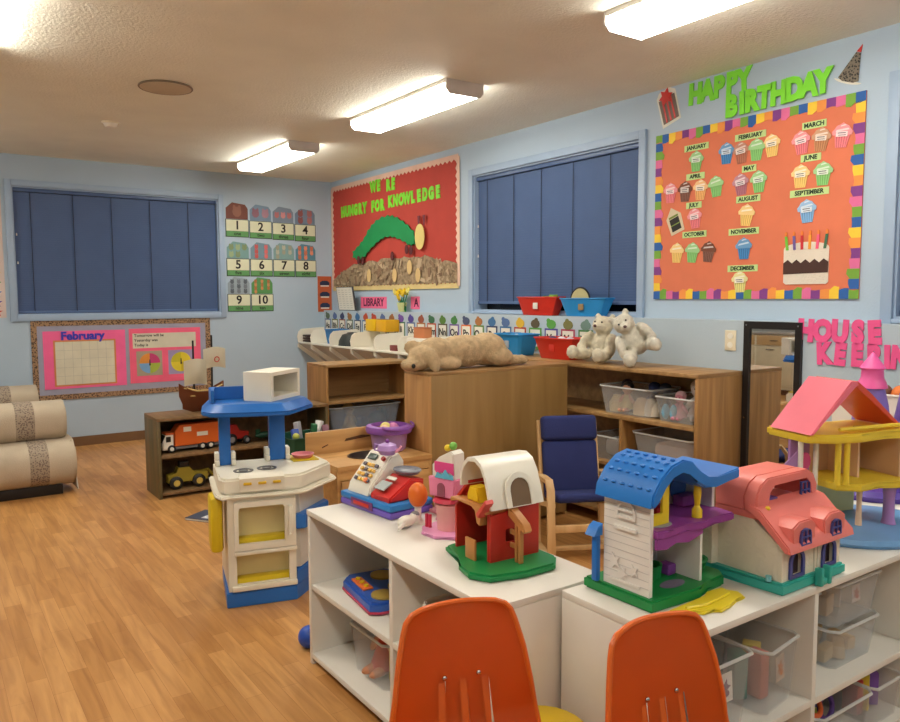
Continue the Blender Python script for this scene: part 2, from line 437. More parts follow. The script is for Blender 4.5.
for j in range(3):
    p = S(t, 'car_picture', G().pr([(-.06, .05+.125*j), (.06, .05+.125*j), (.06, .08+.125*j), (.03, .1+.125*j), (-.03, .1+.125*j), (-.06, .08+.125*j)], .0042, .0055), mat((40, 50, 80), .6))
    S(p, 'picture_base', cb(-.05, .05, .035+.125*j, .048+.125*j, .0042, .0055), PAPERW)
# strip of paper figures at the left edge
cs = [(205, 60, 50), (220, 100, 40), (225, 190, 60), (70, 150, 80), (50, 90, 180), (90, 60, 150)]
t = T('paper_chain', 'vertical chain of rainbow paper figures left of the left window', 'paper decoration', onA(-3.315, 1.235), rot=MA)
S(t, 'strip', cb(-.085, .06, 0, 1.22, 0, .001), mat((214, 196, 190), .8))
for j in range(14):
    S(t, 'paper_figure', G().pr(star(-.01, .05+.086*j, .018, .047, 5, PI/2), .0012, .0024), mat(cs[j*5 % 6], .7))

# ------------------------------------------------------------------ caterpillar board
yl, yr, zb, zt = -.03, -2.487, 1.5, 2.62
def LB(y): return -(y-yl)                    # world y -> local x from the left edge
t = T('bulletin_board', 'red "hungry for knowledge" board with cream scalloped border and paper mulch strip', 'bulletin board', onB(yl, zb), rot=MB)
Wd, Hd = yl-yr, zt-zb
S(t, 'backing', cb(0, Wd, 0, Hd, 0, .006), mat((186, 66, 54), .8, var=.03))
SC = mat((232, 196, 176), .75)
def zig(L, d, n):
    p = [(0, 0)]
    for i in range(n): p += [(L*(i+.5)/n, -0.0+d*.45), (L*(i+1)/n, 0)]
    return p
def border(t, L, d, M, m, n, name='border_strip'):
    p = [(0, -.02), (L, -.02)] + [(L*(1-(i+.5*(k))/n), d if k else d*.45) for i in range(n) for k in (0, 1)] + [(0, d*.45)]
    g = G().pr(p, .0062, .009); g.xf(M); return S(t, name, g, m)
border(t, Wd, .042, Matrix.Translation((0, 0, 0)), mat((220, 200, 140), .75), 36)
border(t, Wd, .042, Matrix.Translation((Wd, Hd, 0)) @ Matrix.Rotation(PI, 4, 'Z'), SC, 36)
border(t, Hd, .042, Matrix.Translation((0, Hd, 0)) @ Matrix.Rotation(-PI/2, 4, 'Z'), SC, 17)
border(t, Hd, .042, Matrix.Translation((Wd, 0, 0)) @ Matrix.Rotation(PI/2, 4, 'Z'), SC, 17)
g = G()
gp = [(0.02, .1), (.3, .2), (.57, .27), (1.03, .275), (1.4, .295), (1.8, .29), (2.0, .27), (2.2, .22), (2.44, .195)]
top = []
for a, b in zip(gp, gp[1:]):
    for k in range(5):
        u = k/5; top.append((a[0]+(b[0]-a[0])*u, a[1]+(b[1]-a[1])*u + rnd.uniform(-.012, .018)))
top.append(gp[-1])
g.pr([(2.44, .03), (.02, .03)] + top, .0065, .012)
mul = S(t, 'paper_mulch', g, mat((166, 144, 114), .85, bump=1.0, bscale=40, var=.25, vscale=18))
g = G()
for k in range(190):
    x = rnd.uniform(.06, 2.4); ym = next(b[1]+(a[1]-b[1])*(b[0]-x)/(b[0]-a[0]) for a, b in zip(gp, gp[1:]) if b[0] >= x)
    y = rnd.uniform(.05, ym-.01); a = rnd.uniform(0, PI); r1 = rnd.uniform(.02, .05)
    M = Matrix.Translation((x, y, .014+rnd.uniform(0, .008))) @ Matrix.Rotation(a, 4, 'Z') @ Matrix.Rotation(rnd.uniform(-.3, .3), 4, 'X')
    g.mi = rnd.choice((0, 0, 0, 1, 2))
    g.box(-r1, r1, -r1*.35, r1*.35, -.001, .001, M=M)
o = S(t, 'torn_paper', g, [mat((164, 142, 112), .85), mat((190, 168, 138), .85), mat((138, 112, 88), .85)]); o['kind'] = 'stuff'
for (y, z) in ((-.9, 1.63), (-1.42, 1.62), (-1.7, 1.69), (-1.85, 1.61)):
    S(t, 'cream_cutout', G().pr(circ(LB(y), z-zb, .045, .07, 10), .024, .026), mat((216, 186, 130), .8))
# a plain green paper grub arched over the strip
body = [(-0.554, 1.83), (-0.557, 1.90), (-0.66, 1.945), (-0.744, 1.985), (-.82, 2.03), (-0.9, 2.10), (-.98, 2.15), (-1.075, 2.19), (-1.19, 2.215), (-1.312, 2.22), (-1.4, 2.21), (-1.492, 2.185), (-1.6, 2.14), (-1.686, 2.095), (-1.79, 2.03), (-1.83, 1.96), (-1.809, 1.90), (-1.75, 1.885), (-1.683, 1.90), (-1.59, 1.94), (-1.488, 1.97), (-1.4, 1.99), (-1.308, 1.998), (-1.21, 1.99), (-1.119, 1.965), (-1.02, 1.925), (-0.92, 1.88), (-.84, 1.83), (-0.765, 1.80), (-.65, 1.80)]
cat = tag(bpy.data.objects.new('paper_grub', None), 'arched green paper grub with a yellow oval head pinned on the red board', 'paper decoration')
COL.objects.link(cat); cat.location = onB(yl, zb, .016); cat.rotation_euler = MB.to_euler()
pts = []
n_ = len(body); cxm = sum(b[0] for b in body)/n_; czm = 1.9
for i, (y, z) in enumerate(body):
    y2, z2 = body[(i+1) % n_]
    pts += [(LB(y), z-zb)]
    mx, mz = (y+y2)/2, (z+z2)/2; nx, nz = (z2-z), -(y2-y); l = math.hypot(nx, nz)
    pts += [(LB(mx-nx/l*.018), mz+nz/l*-.018-zb)]
S(cat, 'body', G().pr(pts, .012, .02), mat((16, 140, 76), .75))
S(cat, 'head', G().pr(circ(LB(-1.905), 1.965-zb, .080, .120, 20), .021, .027), mat((228, 208, 130), .75))
for yy in (-1.88, -1.97): S(cat, 'feeler', G().pr([(LB(yy)-.008, 2.07-zb), (LB(yy)+.008, 2.07-zb), (LB(yy)+.02, 2.16-zb), (LB(yy)-.02, 2.16-zb)], .014, .02), mat((120, 50, 60), .75))
for (yy, zz) in ((-.70, 1.80), (-.79, 1.79), (-1.40, 1.81), (-1.67, 1.86), (-1.75, 1.85)):
    S(cat, 'foot', G().pr(circ(LB(yy), zz-zb, .03, .045, 10), .021, .027), mat((96, 36, 40), .75))
LIME = mat((128, 226, 50), .6, var=.02)
def letters(s, pos, size, z, M, mkloc, m, fmt, grp, cat='letter', depth=.006, off=.012, sx=1, jit=.0, cnt=None, name='cutout_letter'):
    cnt = {} if cnt is None else cnt; tot = {}
    for ch in s: tot[ch] = tot.get(ch, 0)+1
    for ch, p in zip(s, pos):
        cnt[ch] = cnt.get(ch, 0)+1
        me = text_mesh(ch, size, depth/2, off*size/.2, sx)
        o = mk(name, me, m, loc=mkloc(p, z if not hasattr(z, '__call__') else z(p)), rot=tilt(M, R(rnd.uniform(-jit, jit))))
        if tot[ch] > 1: w = ('first', 'second', 'third')[cnt[ch]-1]+' '+ch+' in'
        else: w = 'letter '+ch+' in'
        tag(o, fmt % w, cat, grp)
def spread(s, a, b):
    """positions for the non-space characters between a and b"""
    n = len(s); return [a+(b-a)*i/(n-1) for i, ch in enumerate(s) if ch != ' ']
fB = lambda y, z: onB(y, z, .011)
zr = lambda z, k, y0: (lambda y: z+k*(y-y0))
for wd_, a, b, z in (('WE', -.985, -1.095, 2.53), ('RE', -1.29, -1.385, 2.51), ('HUNGRY', -.305, -.80, 2.335), ('FOR', -.975, -1.165, 2.33), ('KNOWLEDGE', -1.325, -2.17, 2.345)):
    pos = [a+(b-a)*i/(len(wd_)-1) for i in range(len(wd_))]
    letters(wd_, pos, .145, z, MB, fB, LIME, 'lime green cut-out %s '+wd_+' on the red board', 'green letters on the red board', sx=.80, off=.015, jit=3)

# ------------------------------------------------------------------ birthday board
yl, yr, zb, zt = -4.655, -5.972, 1.383, 2.415
t = T('bulletin_board', 'orange birthday board with rainbow striped paper border on the right wall', 'bulletin board', onB(yl, zb), rot=MB)
Wd, Hd = yl-yr, zt-zb
S(t, 'backing', cb(0, Wd, 0, Hd, 0, .006), mat((222, 122, 88), .8, var=.03))
rc = [(40, 96, 170), (120, 170, 60), (225, 110, 160), (130, 60, 140), (240, 150, 70), (245, 205, 60)]
def rainbow(n, L, M, d=.055):
    g = G()
    for i in range(n):
        g.mi = i % 6
        e = .012*math.sin(i*1.7)
        g.pr([(L*i/n, 0), (L*(i+1)/n, 0), (L*(i+1)/n, d+e*.6), (L*(i+.5)/n, d+e), (L*i/n, d*.85)], .0062, .0085)
    g.xf(M); S(t, 'rainbow_border', g, [mat(c, .7) for c in rc])
rainbow(26, Wd, Matrix.Identity(4)); rainbow(26, Wd, Matrix.Translation((Wd, Hd, 0)) @ Matrix.Rotation(PI, 4, 'Z'))
rainbow(18, Hd-.1, Matrix.Translation((0, Hd-.05, 0)) @ Matrix.Rotation(-PI/2, 4, 'Z')); rainbow(18, Hd-.1, Matrix.Translation((Wd, .05, 0)) @ Matrix.Rotation(PI/2, 4, 'Z'))
MON = {'JANUARY': (-4.965, 2.298), 'FEBRUARY': (-5.33, 2.303), 'MARCH': (-5.707, 2.296), 'APRIL': (-4.962, 2.125), 'MAY': (-5.328, 2.122), 'JUNE': (-5.694, 2.128), 'JULY': (-4.955, 1.953), 'AUGUST': (-5.327, 1.952), 'SEPTEMBER': (-5.691, 1.947), 'OCTOBER': (-4.963, 1.777), 'NOVEMBER': (-5.303, 1.77), 'DECEMBER': (-5.302, 1.559)}
for k, (y, z) in MON.items():
    w = .021*len(k)/2+.014
    t2 = T('month_label', 'pale green name strip reading %s on the birthday board' % k, 'label', onB(y, z, .0095), rot=MB, group='month labels')
    S(t2, 'strip', cb(-w, w, -.019, .019, 0, .002), mat((196, 224, 150), .75))
    S(t2, 'month_name', text_mesh(k, .032, .0005, .0012), mat((20, 50, 30), .7), loc=(0, 0, .0026))
PK, BR, GN, YE, OR_, BL, LBc = (236, 110, 120), (112, 62, 44), (120, 196, 100), (242, 196, 96), (240, 170, 90), (40, 120, 190), (110, 170, 225)
CUP = [('under JANUARY', -4.967, 2.211, GN, 1), ('farthest left under FEBRUARY', -5.178, 2.226, BL, 1), ('second from the left under FEBRUARY', -5.275, 2.215, (170, 90, 60), 1), ('third from the left under FEBRUARY', -5.373, 2.217, GN, 0), ('farthest right under FEBRUARY', -5.467, 2.225, YE, 1),
       ('on the left under MARCH', -5.639, 2.212, PK, 1), ('in the middle under MARCH', -5.749, 2.21, (190, 120, 70), 1), ('on the right under MARCH', -5.859, 2.212, PK, 1),
       ('farthest left under APRIL', -4.778, 2.043, PK, 1), ('second from the left under APRIL', -4.889, 2.039, BR, 1), ('third from the left under APRIL', -5.002, 2.038, OR_, 1), ('farthest right under APRIL', -5.112, 2.045, GN, 0),
       ('on the left under MAY', -5.278, 2.036, (170, 90, 110), 1), ('on the right under MAY', -5.392, 2.038, GN, 1), ('on the left under JUNE', -5.641, 2.035, YE, 1), ('on the right under JUNE', -5.765, 2.033, GN, 1),
       ('under JULY', -4.966, 1.871, PK, 1), ('under AUGUST', -5.32, 1.858, YE, 0), ('under SEPTEMBER', -5.684, 1.847, LBc, 1), ('on the left under OCTOBER', -4.836, 1.668, YE, 0), ('in the middle under OCTOBER', -4.952, 1.664, GN, 0), ('on the right under OCTOBER', -5.068, 1.663, BR, 0), ('under NOVEMBER', -5.309, 1.67, BL, 0), ('under DECEMBER', -5.288, 1.48, (226, 214, 120), 1)]
cname = {PK: 'pink', BR: 'brown', GN: 'green', YE: 'yellow', OR_: 'orange', BL: 'blue', LBc: 'light blue'}
def lighter(c, k=.35): return tuple(int(v+(255-v)*k) for v in c)
for where, y, z, c, note in CUP:
    t2 = T('paper_cupcake', '%s paper cupcake %s' % (cname.get(c, 'brownish' if c[1] < 130 else 'pale yellow'), where), 'paper cupcake', onB(y, z, .0095), rot=tilt(MB, R(rnd.uniform(-7, 7))), group='paper cupcakes on the birthday board')
    S(t2, 'wrapper', G().pr([(-.028, -.058), (.028, -.058), (.04, .004), (-.04, .004)], 0, .003), mat(lighter(c, .15), .7))
    g = G()
    for j in range(-2, 3): g.pr([(j*.011-.0014, -.056), (j*.011+.0014, -.056), (j*.014+.0014, .002), (j*.014-.0014, .002)], .003, .0036)
    S(t2, 'pleats', g, mat(tuple(int(v*.8) for v in c), .7))
    S(t2, 'frosting', G().pr([(-.05, .004), (.05, .004), (.054, .022), (.04, .036), (.03, .05), (.012, .058), (0, .066), (-.014, .057), (-.032, .05), (-.042, .034), (-.054, .022)], .0032, .006), mat(lighter(c, .32) if c != BR else (120, 70, 50), .7))
    S(t2, 'swirl', G().pr([(-.035, .02), (.036, .03), (.03, .038), (-.03, .03)], .0062, .0075).pr([(-.012, .045), (.02, .052), (.012, .057), (-.01, .052)], .0062, .0075), mat(lighter(c, .75), .7))
    if note:
        S(t2, 'name_note', G().box(-.03, .03, -.004, .022, .0077, .0085), mat(lighter(c, .8), .7))
        S(t2, 'ink_marks', G().box(-.022, .02, .012, .016, .0087, .0092).box(-.018, .022, .002, .005, .0087, .0092), mat((50, 50, 70), .7))
t2 = T('paper_cake', 'white layered paper birthday cake with brown band and six candles', 'paper cake', onB(-5.685, 1.462, .0095), rot=MB)
S(t2, 'icing', G().pr([(-.125, .01), (-.11, 0), (.115, 0), (.127, .01), (.127, .19)]+circ(0, .19, .127, .035, 12, 0, PI)+[(-.127, .19)], 0, .004), mat((232, 222, 206), .8, bump=.6, bscale=120))
S(t2, 'chocolate_band', G().pr([(-.126, .055), (.126, .06), (.127, .115)]+[(.127-.0254*(i+1), .115+(.018 if i % 2 == 0 else -.002)) for i in range(9)]+[(-.127, .115)], .0042, .006), mat((70, 42, 34), .7))
for j, c in enumerate(((120, 200, 60), (110, 90, 160), (205, 40, 50), (240, 160, 50), (240, 90, 130), (60, 110, 80))):
    x = -.105+.042*j; cn = S(t2, 'candle', G().pr([(x-.007+.004*(j-2.5), .26), (x+.007+.004*(j-2.5), .26), (x+.007, .185), (x-.007, .185)], .0042, .008), mat(c, .6))
    S(cn, 'flame', G().pr(circ(x+.004*(j-2.5), .272, .007, .013, 8), .0042, .008), mat((235, 130, 50), .6))
t2 = T('paper_house_tag', 'dark patterned paper tag tilted at the left of the birthday board', 'paper cutout', onB(-4.814, 1.868, .0095), rot=tilt(MB, R(20)))
S(t2, 'tag_sheet', G().pr([(-.052, -.078), (.052, -.078), (.058, .03), (.0, .09), (-.058, .03)], 0, .002), mat((214, 200, 170), .7))
S(t2, 'dark_panel', cb(-.036, .036, -.06, .02, .0022, .0035), mat((36, 34, 30), .7))
S(t2, 'green_band', cb(-.036, .036, .024, .036, .0022, .0035).box(-.034, .034, -.025, -.018, .0037, .0045), mat((120, 140, 60), .7))
fB0 = lambda y, z: onB(y, z, .0245)
for wd_, pos, zz in (('HAPPY', (-4.945, -5.03, -5.11, -5.195, -5.275), lambda y: 2.612+(-y-4.945)*.03), ('BIRTHDAY', (-5.205, -5.275, -5.335, -5.415, -5.50, -5.59, -5.675, -5.75), lambda y: 2.487+(-y-5.2)*.03)):
    zz_ = zz
    letters(wd_, pos, .16, zz_, MB, (lambda y, z: onB(y, z, .004)) if wd_ == 'HAPPY' else (lambda y, z: onB(y, z, .0165)), LIME, 'bright green cut-out %s '+wd_+' above the birthday board', 'green birthday letters', off=.0135, sx=.82, jit=3)
t2 = T('paper_party_hat', 'black patterned paper party hat with red tip above the birthday board', 'paper cutout', onB(-5.875, 2.49, .003), rot=tilt(MB, R(-22)))
S(t2, 'cone', G().pr([(-.056, 0), (-.03, -.012), (.03, -.012), (.056, 0), (.012, .13), (-.012, .13)], 0, .003), check_mat((40, 36, 34), (120, 110, 96), 90))
S(t2, 'tip', G().pr([(-.012, .132), (.012, .132), (.005, .17)], 0, .003), RED)
S(t2, 'brim', G().pr(circ(0, -.006, .075, .016, 16, PI, 2*PI), -.001, .0), PAPERW, loc=(0, 0, .0012))
t2 = T('paper_gift_box', 'grey striped paper gift with red bow left of the HAPPY letters', 'paper cutout', onB(-4.745, 2.575, .003), rot=tilt(MB, R(16)))
S(t2, 'paper_edge', G().pr([(-.075, -.105), (.07, -.10), (.075, .09), (.03, .125), (-.05, .12), (-.075, .09)], -.0015, -.0002), PAPERW)
S(t2, 'box', G().pr([(-.060, -.085), (.060, -.085), (.062, .07), (-.062, .07)], 0, .003), mat((120, 104, 96), .7))
S(t2, 'ribbon', cb(-.038, -.026, -.083, .068, .0032, .0045).box(-.006, .006, -.083, .068, .0032, .0045).box(.026, .038, -.083, .068, .0032, .0045), RED)
S(t2, 'bow', G().pr(star(0, .075, .03, .055, 6), .0047, .008), RED)

# ------------------------------------------------------------------ HOUSE KEEPING letters, mirror, sign
HOTL = mat((240, 88, 150), .6)
fl = lambda y, z: onB(y, z, .0045, True)
letters('HOUSE', (-5.765, -5.855, -5.945, -6.035, -6.115), .145, lambda y: 1.215, MB, fl, HOTL, 'hot pink cut-out %s HOUSE, right of the mirror', 'pink housekeeping letters', off=.0155, sx=.80, jit=5)
letters('KEEPING', (-5.865, -5.95, -6.035, -6.115, -6.18, -6.24, -6.33), .14, lambda y: 1.10, MB, fl, HOTL, 'hot pink cut-out %s KEEPING, below HOUSE', 'pink housekeeping letters', off=.015, sx=.76, jit=4)
t = T('wall_mirror', 'tall mirror in a black frame standing against the right wall beside the pink letters', 'mirror', onB(-5.58, .10, .001, True), rot=MB)
S(t, 'mirror_glass', cb(-.14, .14, .035, 1.125, 0, .008), mat((225, 228, 230), .02, metal=1, var=0))
S(t, 'frame', G().pr(rect(-.17, .17, 0, 1.16), 0, .02, holes=(rect(-.135, .135, .04, 1.12),)), mat((24, 20, 20), .35))
for (x, z) in ((-.153, 1.14), (.153, 1.14), (-.153, .62)): S(t, 'screw', G().cyl((x, z, .02), (x, z, .023), .005, n=8), CHROME)
t = T('pink_sign', 'small hot pink sign strip with black lettering under the red board', 'sign', onB(-.945, 1.35, .001), rot=MB)
S(t, 'strip', cb(-.275, .275, -.06, .06, 0, .002), mat((240, 110, 150), .7))
S(t, 'lettering', text_mesh('LIBRARY', .115, .0005, .003), mat((90, 20, 60), .7), loc=(0, 0, .0026))
t = T('pink_sign', 'short hot pink sign piece with a black letter right of the yellow flowers', 'sign', onB(-1.76, 1.35, .001), rot=MB)
S(t, 'strip', cb(-.08, .08, -.06, .06, 0, .002), mat((240, 110, 150), .7))
S(t, 'lettering', text_mesh('A', .115, .0005, .003), mat((90, 20, 60), .7), loc=(0.02, 0, .0026))
t = T('display_page', 'white page with faint columns in a dark stand on the ledge under the red board', 'page', (-.075, -.50, 1.263), rot=Matrix.Rotation(R(-8), 3, 'Y') @ MB)
S(t, 'board', cb(-.2, .2, 0, .26, -.006, 0), mat((60, 60, 66), .6))
S(t, 'page_sheet', cb(-.19, .17, .008, .252, .0005, .0018), PAPERW)
g = G()
for i in range(4):
    for j in range(9): g.box(-.16+.082*i, -.16+.082*i+.05, .03+.024*j, .034+.024*j, .002, .0024)
S(t, 'printed_lines', g, mat((170, 170, 165), .7))
t = T('flower_bunch', 'bunch of yellow artificial flowers in a pale pot on the ledge under the red board', 'flowers', (-.065, -1.62, 1.263))
S(t, 'pot', G().lathe([(0, .001), (.035, .001), (.05, .09), (.045, .09), (.03, .01), (0, .01)]), mat((206, 214, 150), .5))
for j in range(9):
    a = rnd.uniform(0, 2*PI); r_ = rnd.uniform(.02, .09); x, y, z = math.cos(a)*r_*.4, math.sin(a)*r_*1.6, rnd.uniform(.12, .21)
    S(t, 'stem', G().cyl((x*.2, y*.2, .05), (x, y, z), .003, n=6), GRN)
    S(t, 'bloom', G().pr(star(0, 0, .018, .036, 7), -.006, .006).sph((0, 0, .006), (.012, .012, .008), 8).xf(Matrix.Translation((x-.01, y, z)) @ Matrix.Rotation(-PI/2+rnd.uniform(-.4, .4), 4, 'Y')), YEL if j % 3 else mat((238, 226, 120), .6))
for j in range(5):
    a = rnd.uniform(0, 2*PI); S(t, 'leaf', G().pr([(0, 0), (.02, .03), (0, .08), (-.02, .03)], -.001, .001).xf(Matrix.Translation((0, .1*math.sin(a)*.5, .07)) @ Matrix.Rotation(a, 4, 'X') @ Matrix.Rotation(-PI/2, 4, 'Y')), GRN)

# alphabet cards
alc = [(90, 110, 160), (120, 120, 70), (150, 80, 60), (90, 110, 90), (70, 80, 110), (60, 110, 160), (220, 180, 60), (150, 100, 60), (110, 140, 130), (60, 110, 80), (90, 110, 160), (170, 110, 60), (190, 80, 50), (90, 80, 60), (110, 80, 160), (220, 110, 40), (90, 130, 60), (50, 60, 100), (60, 110, 160), (180, 70, 50), (90, 160, 70), (80, 70, 150), (170, 60, 90), (70, 130, 70), (160, 110, 60), (80, 110, 160)]
abc = 'ABCDEFGHIJKLMNOPQRSTUVWX'
for i, ch in enumerate(abc):
    y = -.11-.176*i; c = alc[i]; c2 = alc[(i*7+3) % 26]
    t = T('alphabet_card', 'alphabet card reading %s%s in the strip along the right wall' % (ch, ch.lower()), 'alphabet card', onB(y, 1.005, .001, True), rot=MB, group='alphabet cards')
    S(t, 'card', cb(-.07, .07, 0, .165, 0, .002, 0), mat(c, .7))
    S(t, 'card_face', cb(-.055, .055, .025, .152, .0022, .003), PAPERW)
    S(t, 'letters', text_mesh(ch+ch.lower(), .085, .0005, .0025), BLACK, loc=(0, .09, .0036))
    S(t, 'picture', G().pr(circ(0, .195, .05, .034, 12), 0, .0025).pr(circ(-.03+.02*(i % 3), .222, .02, .018, 8), 0, .003), mat(c2, .7))
    S(t, 'card_foot', G().pr(circ(0, .0, .022, .012, 10), .0022, .004), mat(lighter(c2, .4), .7))
# ------------------------------------------------------------------ furniture
OAKX = wood((138, 104, 62), (180, 142, 92), 'X'); OAKY = wood((138, 104, 62), (180, 142, 92), 'Y'); OAKZ = wood((138, 100, 54), (178, 134, 80), 'Z')
OLD = wood((104, 80, 52), (146, 114, 76), 'Y'); WS = mat((232, 228, 218), .4, var=.03, vscale=3); WSE = mat((214, 208, 194), .6, var=.05)
def shelf_unit(name, label, cat, loc, w, d, h, m, mb, mids=(), divs=(), th=.02, toe=.05, rz=0, back=True, me=None):
    """open unit, front at local -y; mids: (x0,x1,z), divs: (x,z0,z1)"""
    t = T(name, label, cat, loc, rz)
    S(t, 'top', G().box(0, w, 0, d, h-th, h, .002), me or m)
    S(t, 'side_panel', G().box(0, th, .004, d, 0, h-th-.0005, .001), mb); S(t, 'side_panel', G().box(w-th, w, .004, d, 0, h-th-.0005, .001), mb)
    if back: S(t, 'back_panel', G().box(th+.0005, w-th-.0005, d-.008, d, toe, h-th-.0005), m)
    S(t, 'bottom_board', G().box(th+.0005, w-th-.0005, .004, d-.0085, toe-.02, toe, .001), m)
    for a, b, z in mids: S(t, 'shelf', G().box(a+.0005, b-.0005, .006, d-.0085, z-th, z, .001), m)
    for x, z0, z1 in divs: S(t, 'divider', G().box(x-th/2, x+th/2, .006, d-.0085, z0+.0005, z1-.0005, .001), mb)
    return t
# white shelf 1 faces -X : local x -> -Y
RZ1 = R(-90)
w1 = 1.14
shelf_unit('toy_shelf', 'white two-bay toy shelf holding the cash register and red barn', 'shelf', (-2.76, -5.34, 0), w1, .41, .602, WS, WS, ((.02, .605, .315), (.625, w1-.02, .315)), ((.615, .045, .582),), .02, .045, RZ1)
shelf_unit('toy_shelf', 'white toy shelf of clear bins holding the blue-roofed and pink-roofed dollhouses', 'shelf', (-2.53, -6.885, 0), 1.2, .39, .602, WS, WS, ((.02, .588, .275), (.608, 1.18, .275)), ((.598, .05, .582),), .02, .05, 0)
# brown wall shelf along the right wall (front faces -X)
Lb = 5.43-3.05
shelf_unit('wooden_shelf', 'long brown wooden shelf along the right wall with white bears on top', 'shelf', (-.52, -3.02, 0), Lb, .395, .98, OAKY, OAKZ, ((.022, Lb-.022, .69), (.022, 1.819, .395), (1.841, Lb-.022, .445)), ((1.83, .09, .67),), .022, .09, RZ1)
# tall cabinet seen from behind
t = T('wooden_cabinet', 'golden brown cabinet turned with its plain back to the room, plush dog on top', 'cabinet', (-1.605, -4.425, 0))
S(t, 'back_panel', G().box(.022, 1.06, 0, .012, .02, .96, .001), wood((142, 110, 62), (164, 130, 78), 'Z', .6))
S(t, 'top', G().box(0, 1.06, -.001, .26, .96, .98, .003), OAKX)
S(t, 'side_panel', G().box(0, .0215, 0, .255, 0, .96, .001), wood((170, 122, 68), (208, 160, 100), 'Z', .8)); S(t, 'side_panel', G().box(1.0385, 1.06, .0125, .255, 0, .96, .001), OAKZ)
S(t, 'shelf', G().box(.022, 1.038, .013, .25, .48, .50, .001), OAKX)
S(t, 'bottom_board', G().box(.022, 1.038, .013, .25, .05, .07, .001), OAKX)
# toy sink cabinet
LW = wood((186, 138, 80), (216, 170, 108), 'X')
t = T('play_sink', 'light wooden play sink cabinet with dark round basin and backsplash', 'play sink', (-2.195, -4.475, 0))
w = .58
g = G().pr(rect(0, w, 0, .375), .51, .53, holes=(circ(.30, .19, .135, .105, 24),)); S(t, 'worktop', g, LW)
S(t, 'basin', G().lathe([(.14, .534), (.13, .534), (.12, .50), (.09, .44), (0, .43), (0, .425), (.1, .435), (.129, .49), (.131, .53), (.14, .531)], (.30, .19, 0), 28, 1, .78), mat((92, 82, 74), .3, metal=.6))
S(t, 'side_panel', G().box(0, .018, .01, .37, 0, .5095), LW); S(t, 'side_panel', G().box(w-.018, w, .01, .37, 0, .5095), LW)
S(t, 'back_panel', G().box(.0185, w-.0185, .36, .37, .02, .5095), LW); S(t, 'bottom_board', G().box(.0185, w-.0185, .012, .3595, .03, .05), LW)
S(t, 'front_rail', G().box(.0185, w-.0185, .01, .026, .455, .5095), LW)
for a, b in ((.02, .285), (.293, .56)):
    dd = S(t, 'door', G().box(a, b, -.004, .0095, .04, .452, .003), LW)
    S(dd, 'handle', G().tube([(b-.035 if a < .1 else a+.035, -.004, .33), (b-.035 if a < .1 else a+.035, -.022, .335), (b-.035 if a < .1 else a+.035, -.022, .385), (b-.035 if a < .1 else a+.035, -.004, .39)], .004, 6), mat((90, 60, 36), .5))
bs = S(t, 'backsplash', G().box(-.005, .585, .376, .391, .42, .655, .003), LW)
S(bs, 'painted_mark', G().pr([(.23, .585), (.40, .598), (.39, .606), (.34, .612), (.24, .6)], .3752, .3758, 'Y'), mat((90, 60, 36), .7))
S(bs, 'painted_mark', G().pr([(.09, .56), (.13, .575), (.125, .58), (.09, .568)], .3752, .3758, 'Y'), mat((90, 60, 36), .7))
# back shelf (divider) facing the camera
t = shelf_unit('wooden_shelf', 'brown wooden shelf standing across the room behind the play sink, clear tub inside', 'shelf', (-1.295, -2.48, 0), .80, .36, .87, OAKX, OAKZ, ((.022, .778, .575),), (), .022, .29)
S(t, 'kick_board', G().box(.0225, .7775, .02, .035, 0, .2695), OAKX)
# truck shelf
shelf_unit('low_shelf', 'low worn green-brown shelf of toy trucks against the back of the room', 'shelf', (-2.60, -2.52, 0), 1.30, .36, .57, OLD, wood((74, 78, 52), (120, 96, 62), 'Z'), ((.02, 1.28, .305),), (), .022, .045)
# white sloping cubby shelf on the right wall
t = T('cubby_shelf', 'white wall-hung cubby shelf with rounded dividers under the alphabet cards', 'shelf', (-.1205, -.02, 0))
L_ = 3.0
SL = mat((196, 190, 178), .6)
S(t, 'shelf_board', G().box(-.33, 0, -L_, 0, .90, .918, .003), WPL)
S(t, 'back_board', G().box(-.012, 0, -L_, 0, .92, .998, .002), WPL)
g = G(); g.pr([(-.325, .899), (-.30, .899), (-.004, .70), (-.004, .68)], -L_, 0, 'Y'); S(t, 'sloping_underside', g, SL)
for k in range(8):
    y = -[0.0, .345, .80, 1.265, 1.725, 2.16, 2.6, 2.99][k]
    pts = [(-.332, .9185), (-.34, .98), (-.325, 1.03), (-.29, 1.06), (-.013, 1.075), (-.013, .9185)]
    S(t, 'divider', G().pr(pts, y-.012, y, 'Y', bev=.003), WPL)
    S(t, 'support_bracket', G().pr([(-.335, .8985), (-.335, .86), (-.06, .655), (0, .655), (0, .68), (-.3, .8985)], y-.012, y, 'Y'), WPL)

# ------------------------------------------------------------------ generic helpers for small things
def bin_(label, loc, w, d, h, rz=0, m=None, rim=None, taper=.86, handle=True, cat='bin', name='storage_bin', group=None):
    """open tub, origin at base centre"""
    m = m or CLEAR
    t = T(name, label, cat, loc, rz, group)
    b = G(); th = .003
    def ring(s, z, i=0): return [((w/2-i)*s*a, (d/2-i)*s*c, z) for a, c in ((-1, -.8), (-.86, -1), (.86, -1), (1, -.8), (1, .8), (.86, 1), (-.86, 1), (-1, .8))]
    rings = [ring(taper, .001), ring(1, h), ring(1, h, th), ring(taper, .001+th, th)]
    vv = [[b.bm.verts.new(p) for p in r] for r in rings]
    b.bm.faces.new(vv[0]); b.bm.faces.new(vv[3])
    for A, B_ in zip(vv, vv[1:]):
        for j in range(8): b.bm.faces.new((A[j], A[(j+1) % 8], B_[(j+1) % 8], B_[j]))
    S(t, 'tub', b, m)
    S(t, 'rim', G().tube([(p[0]*1.015, p[1]*1.015, h) for p in ring(1, h)], .005, 6, True), rim or m)
    return t
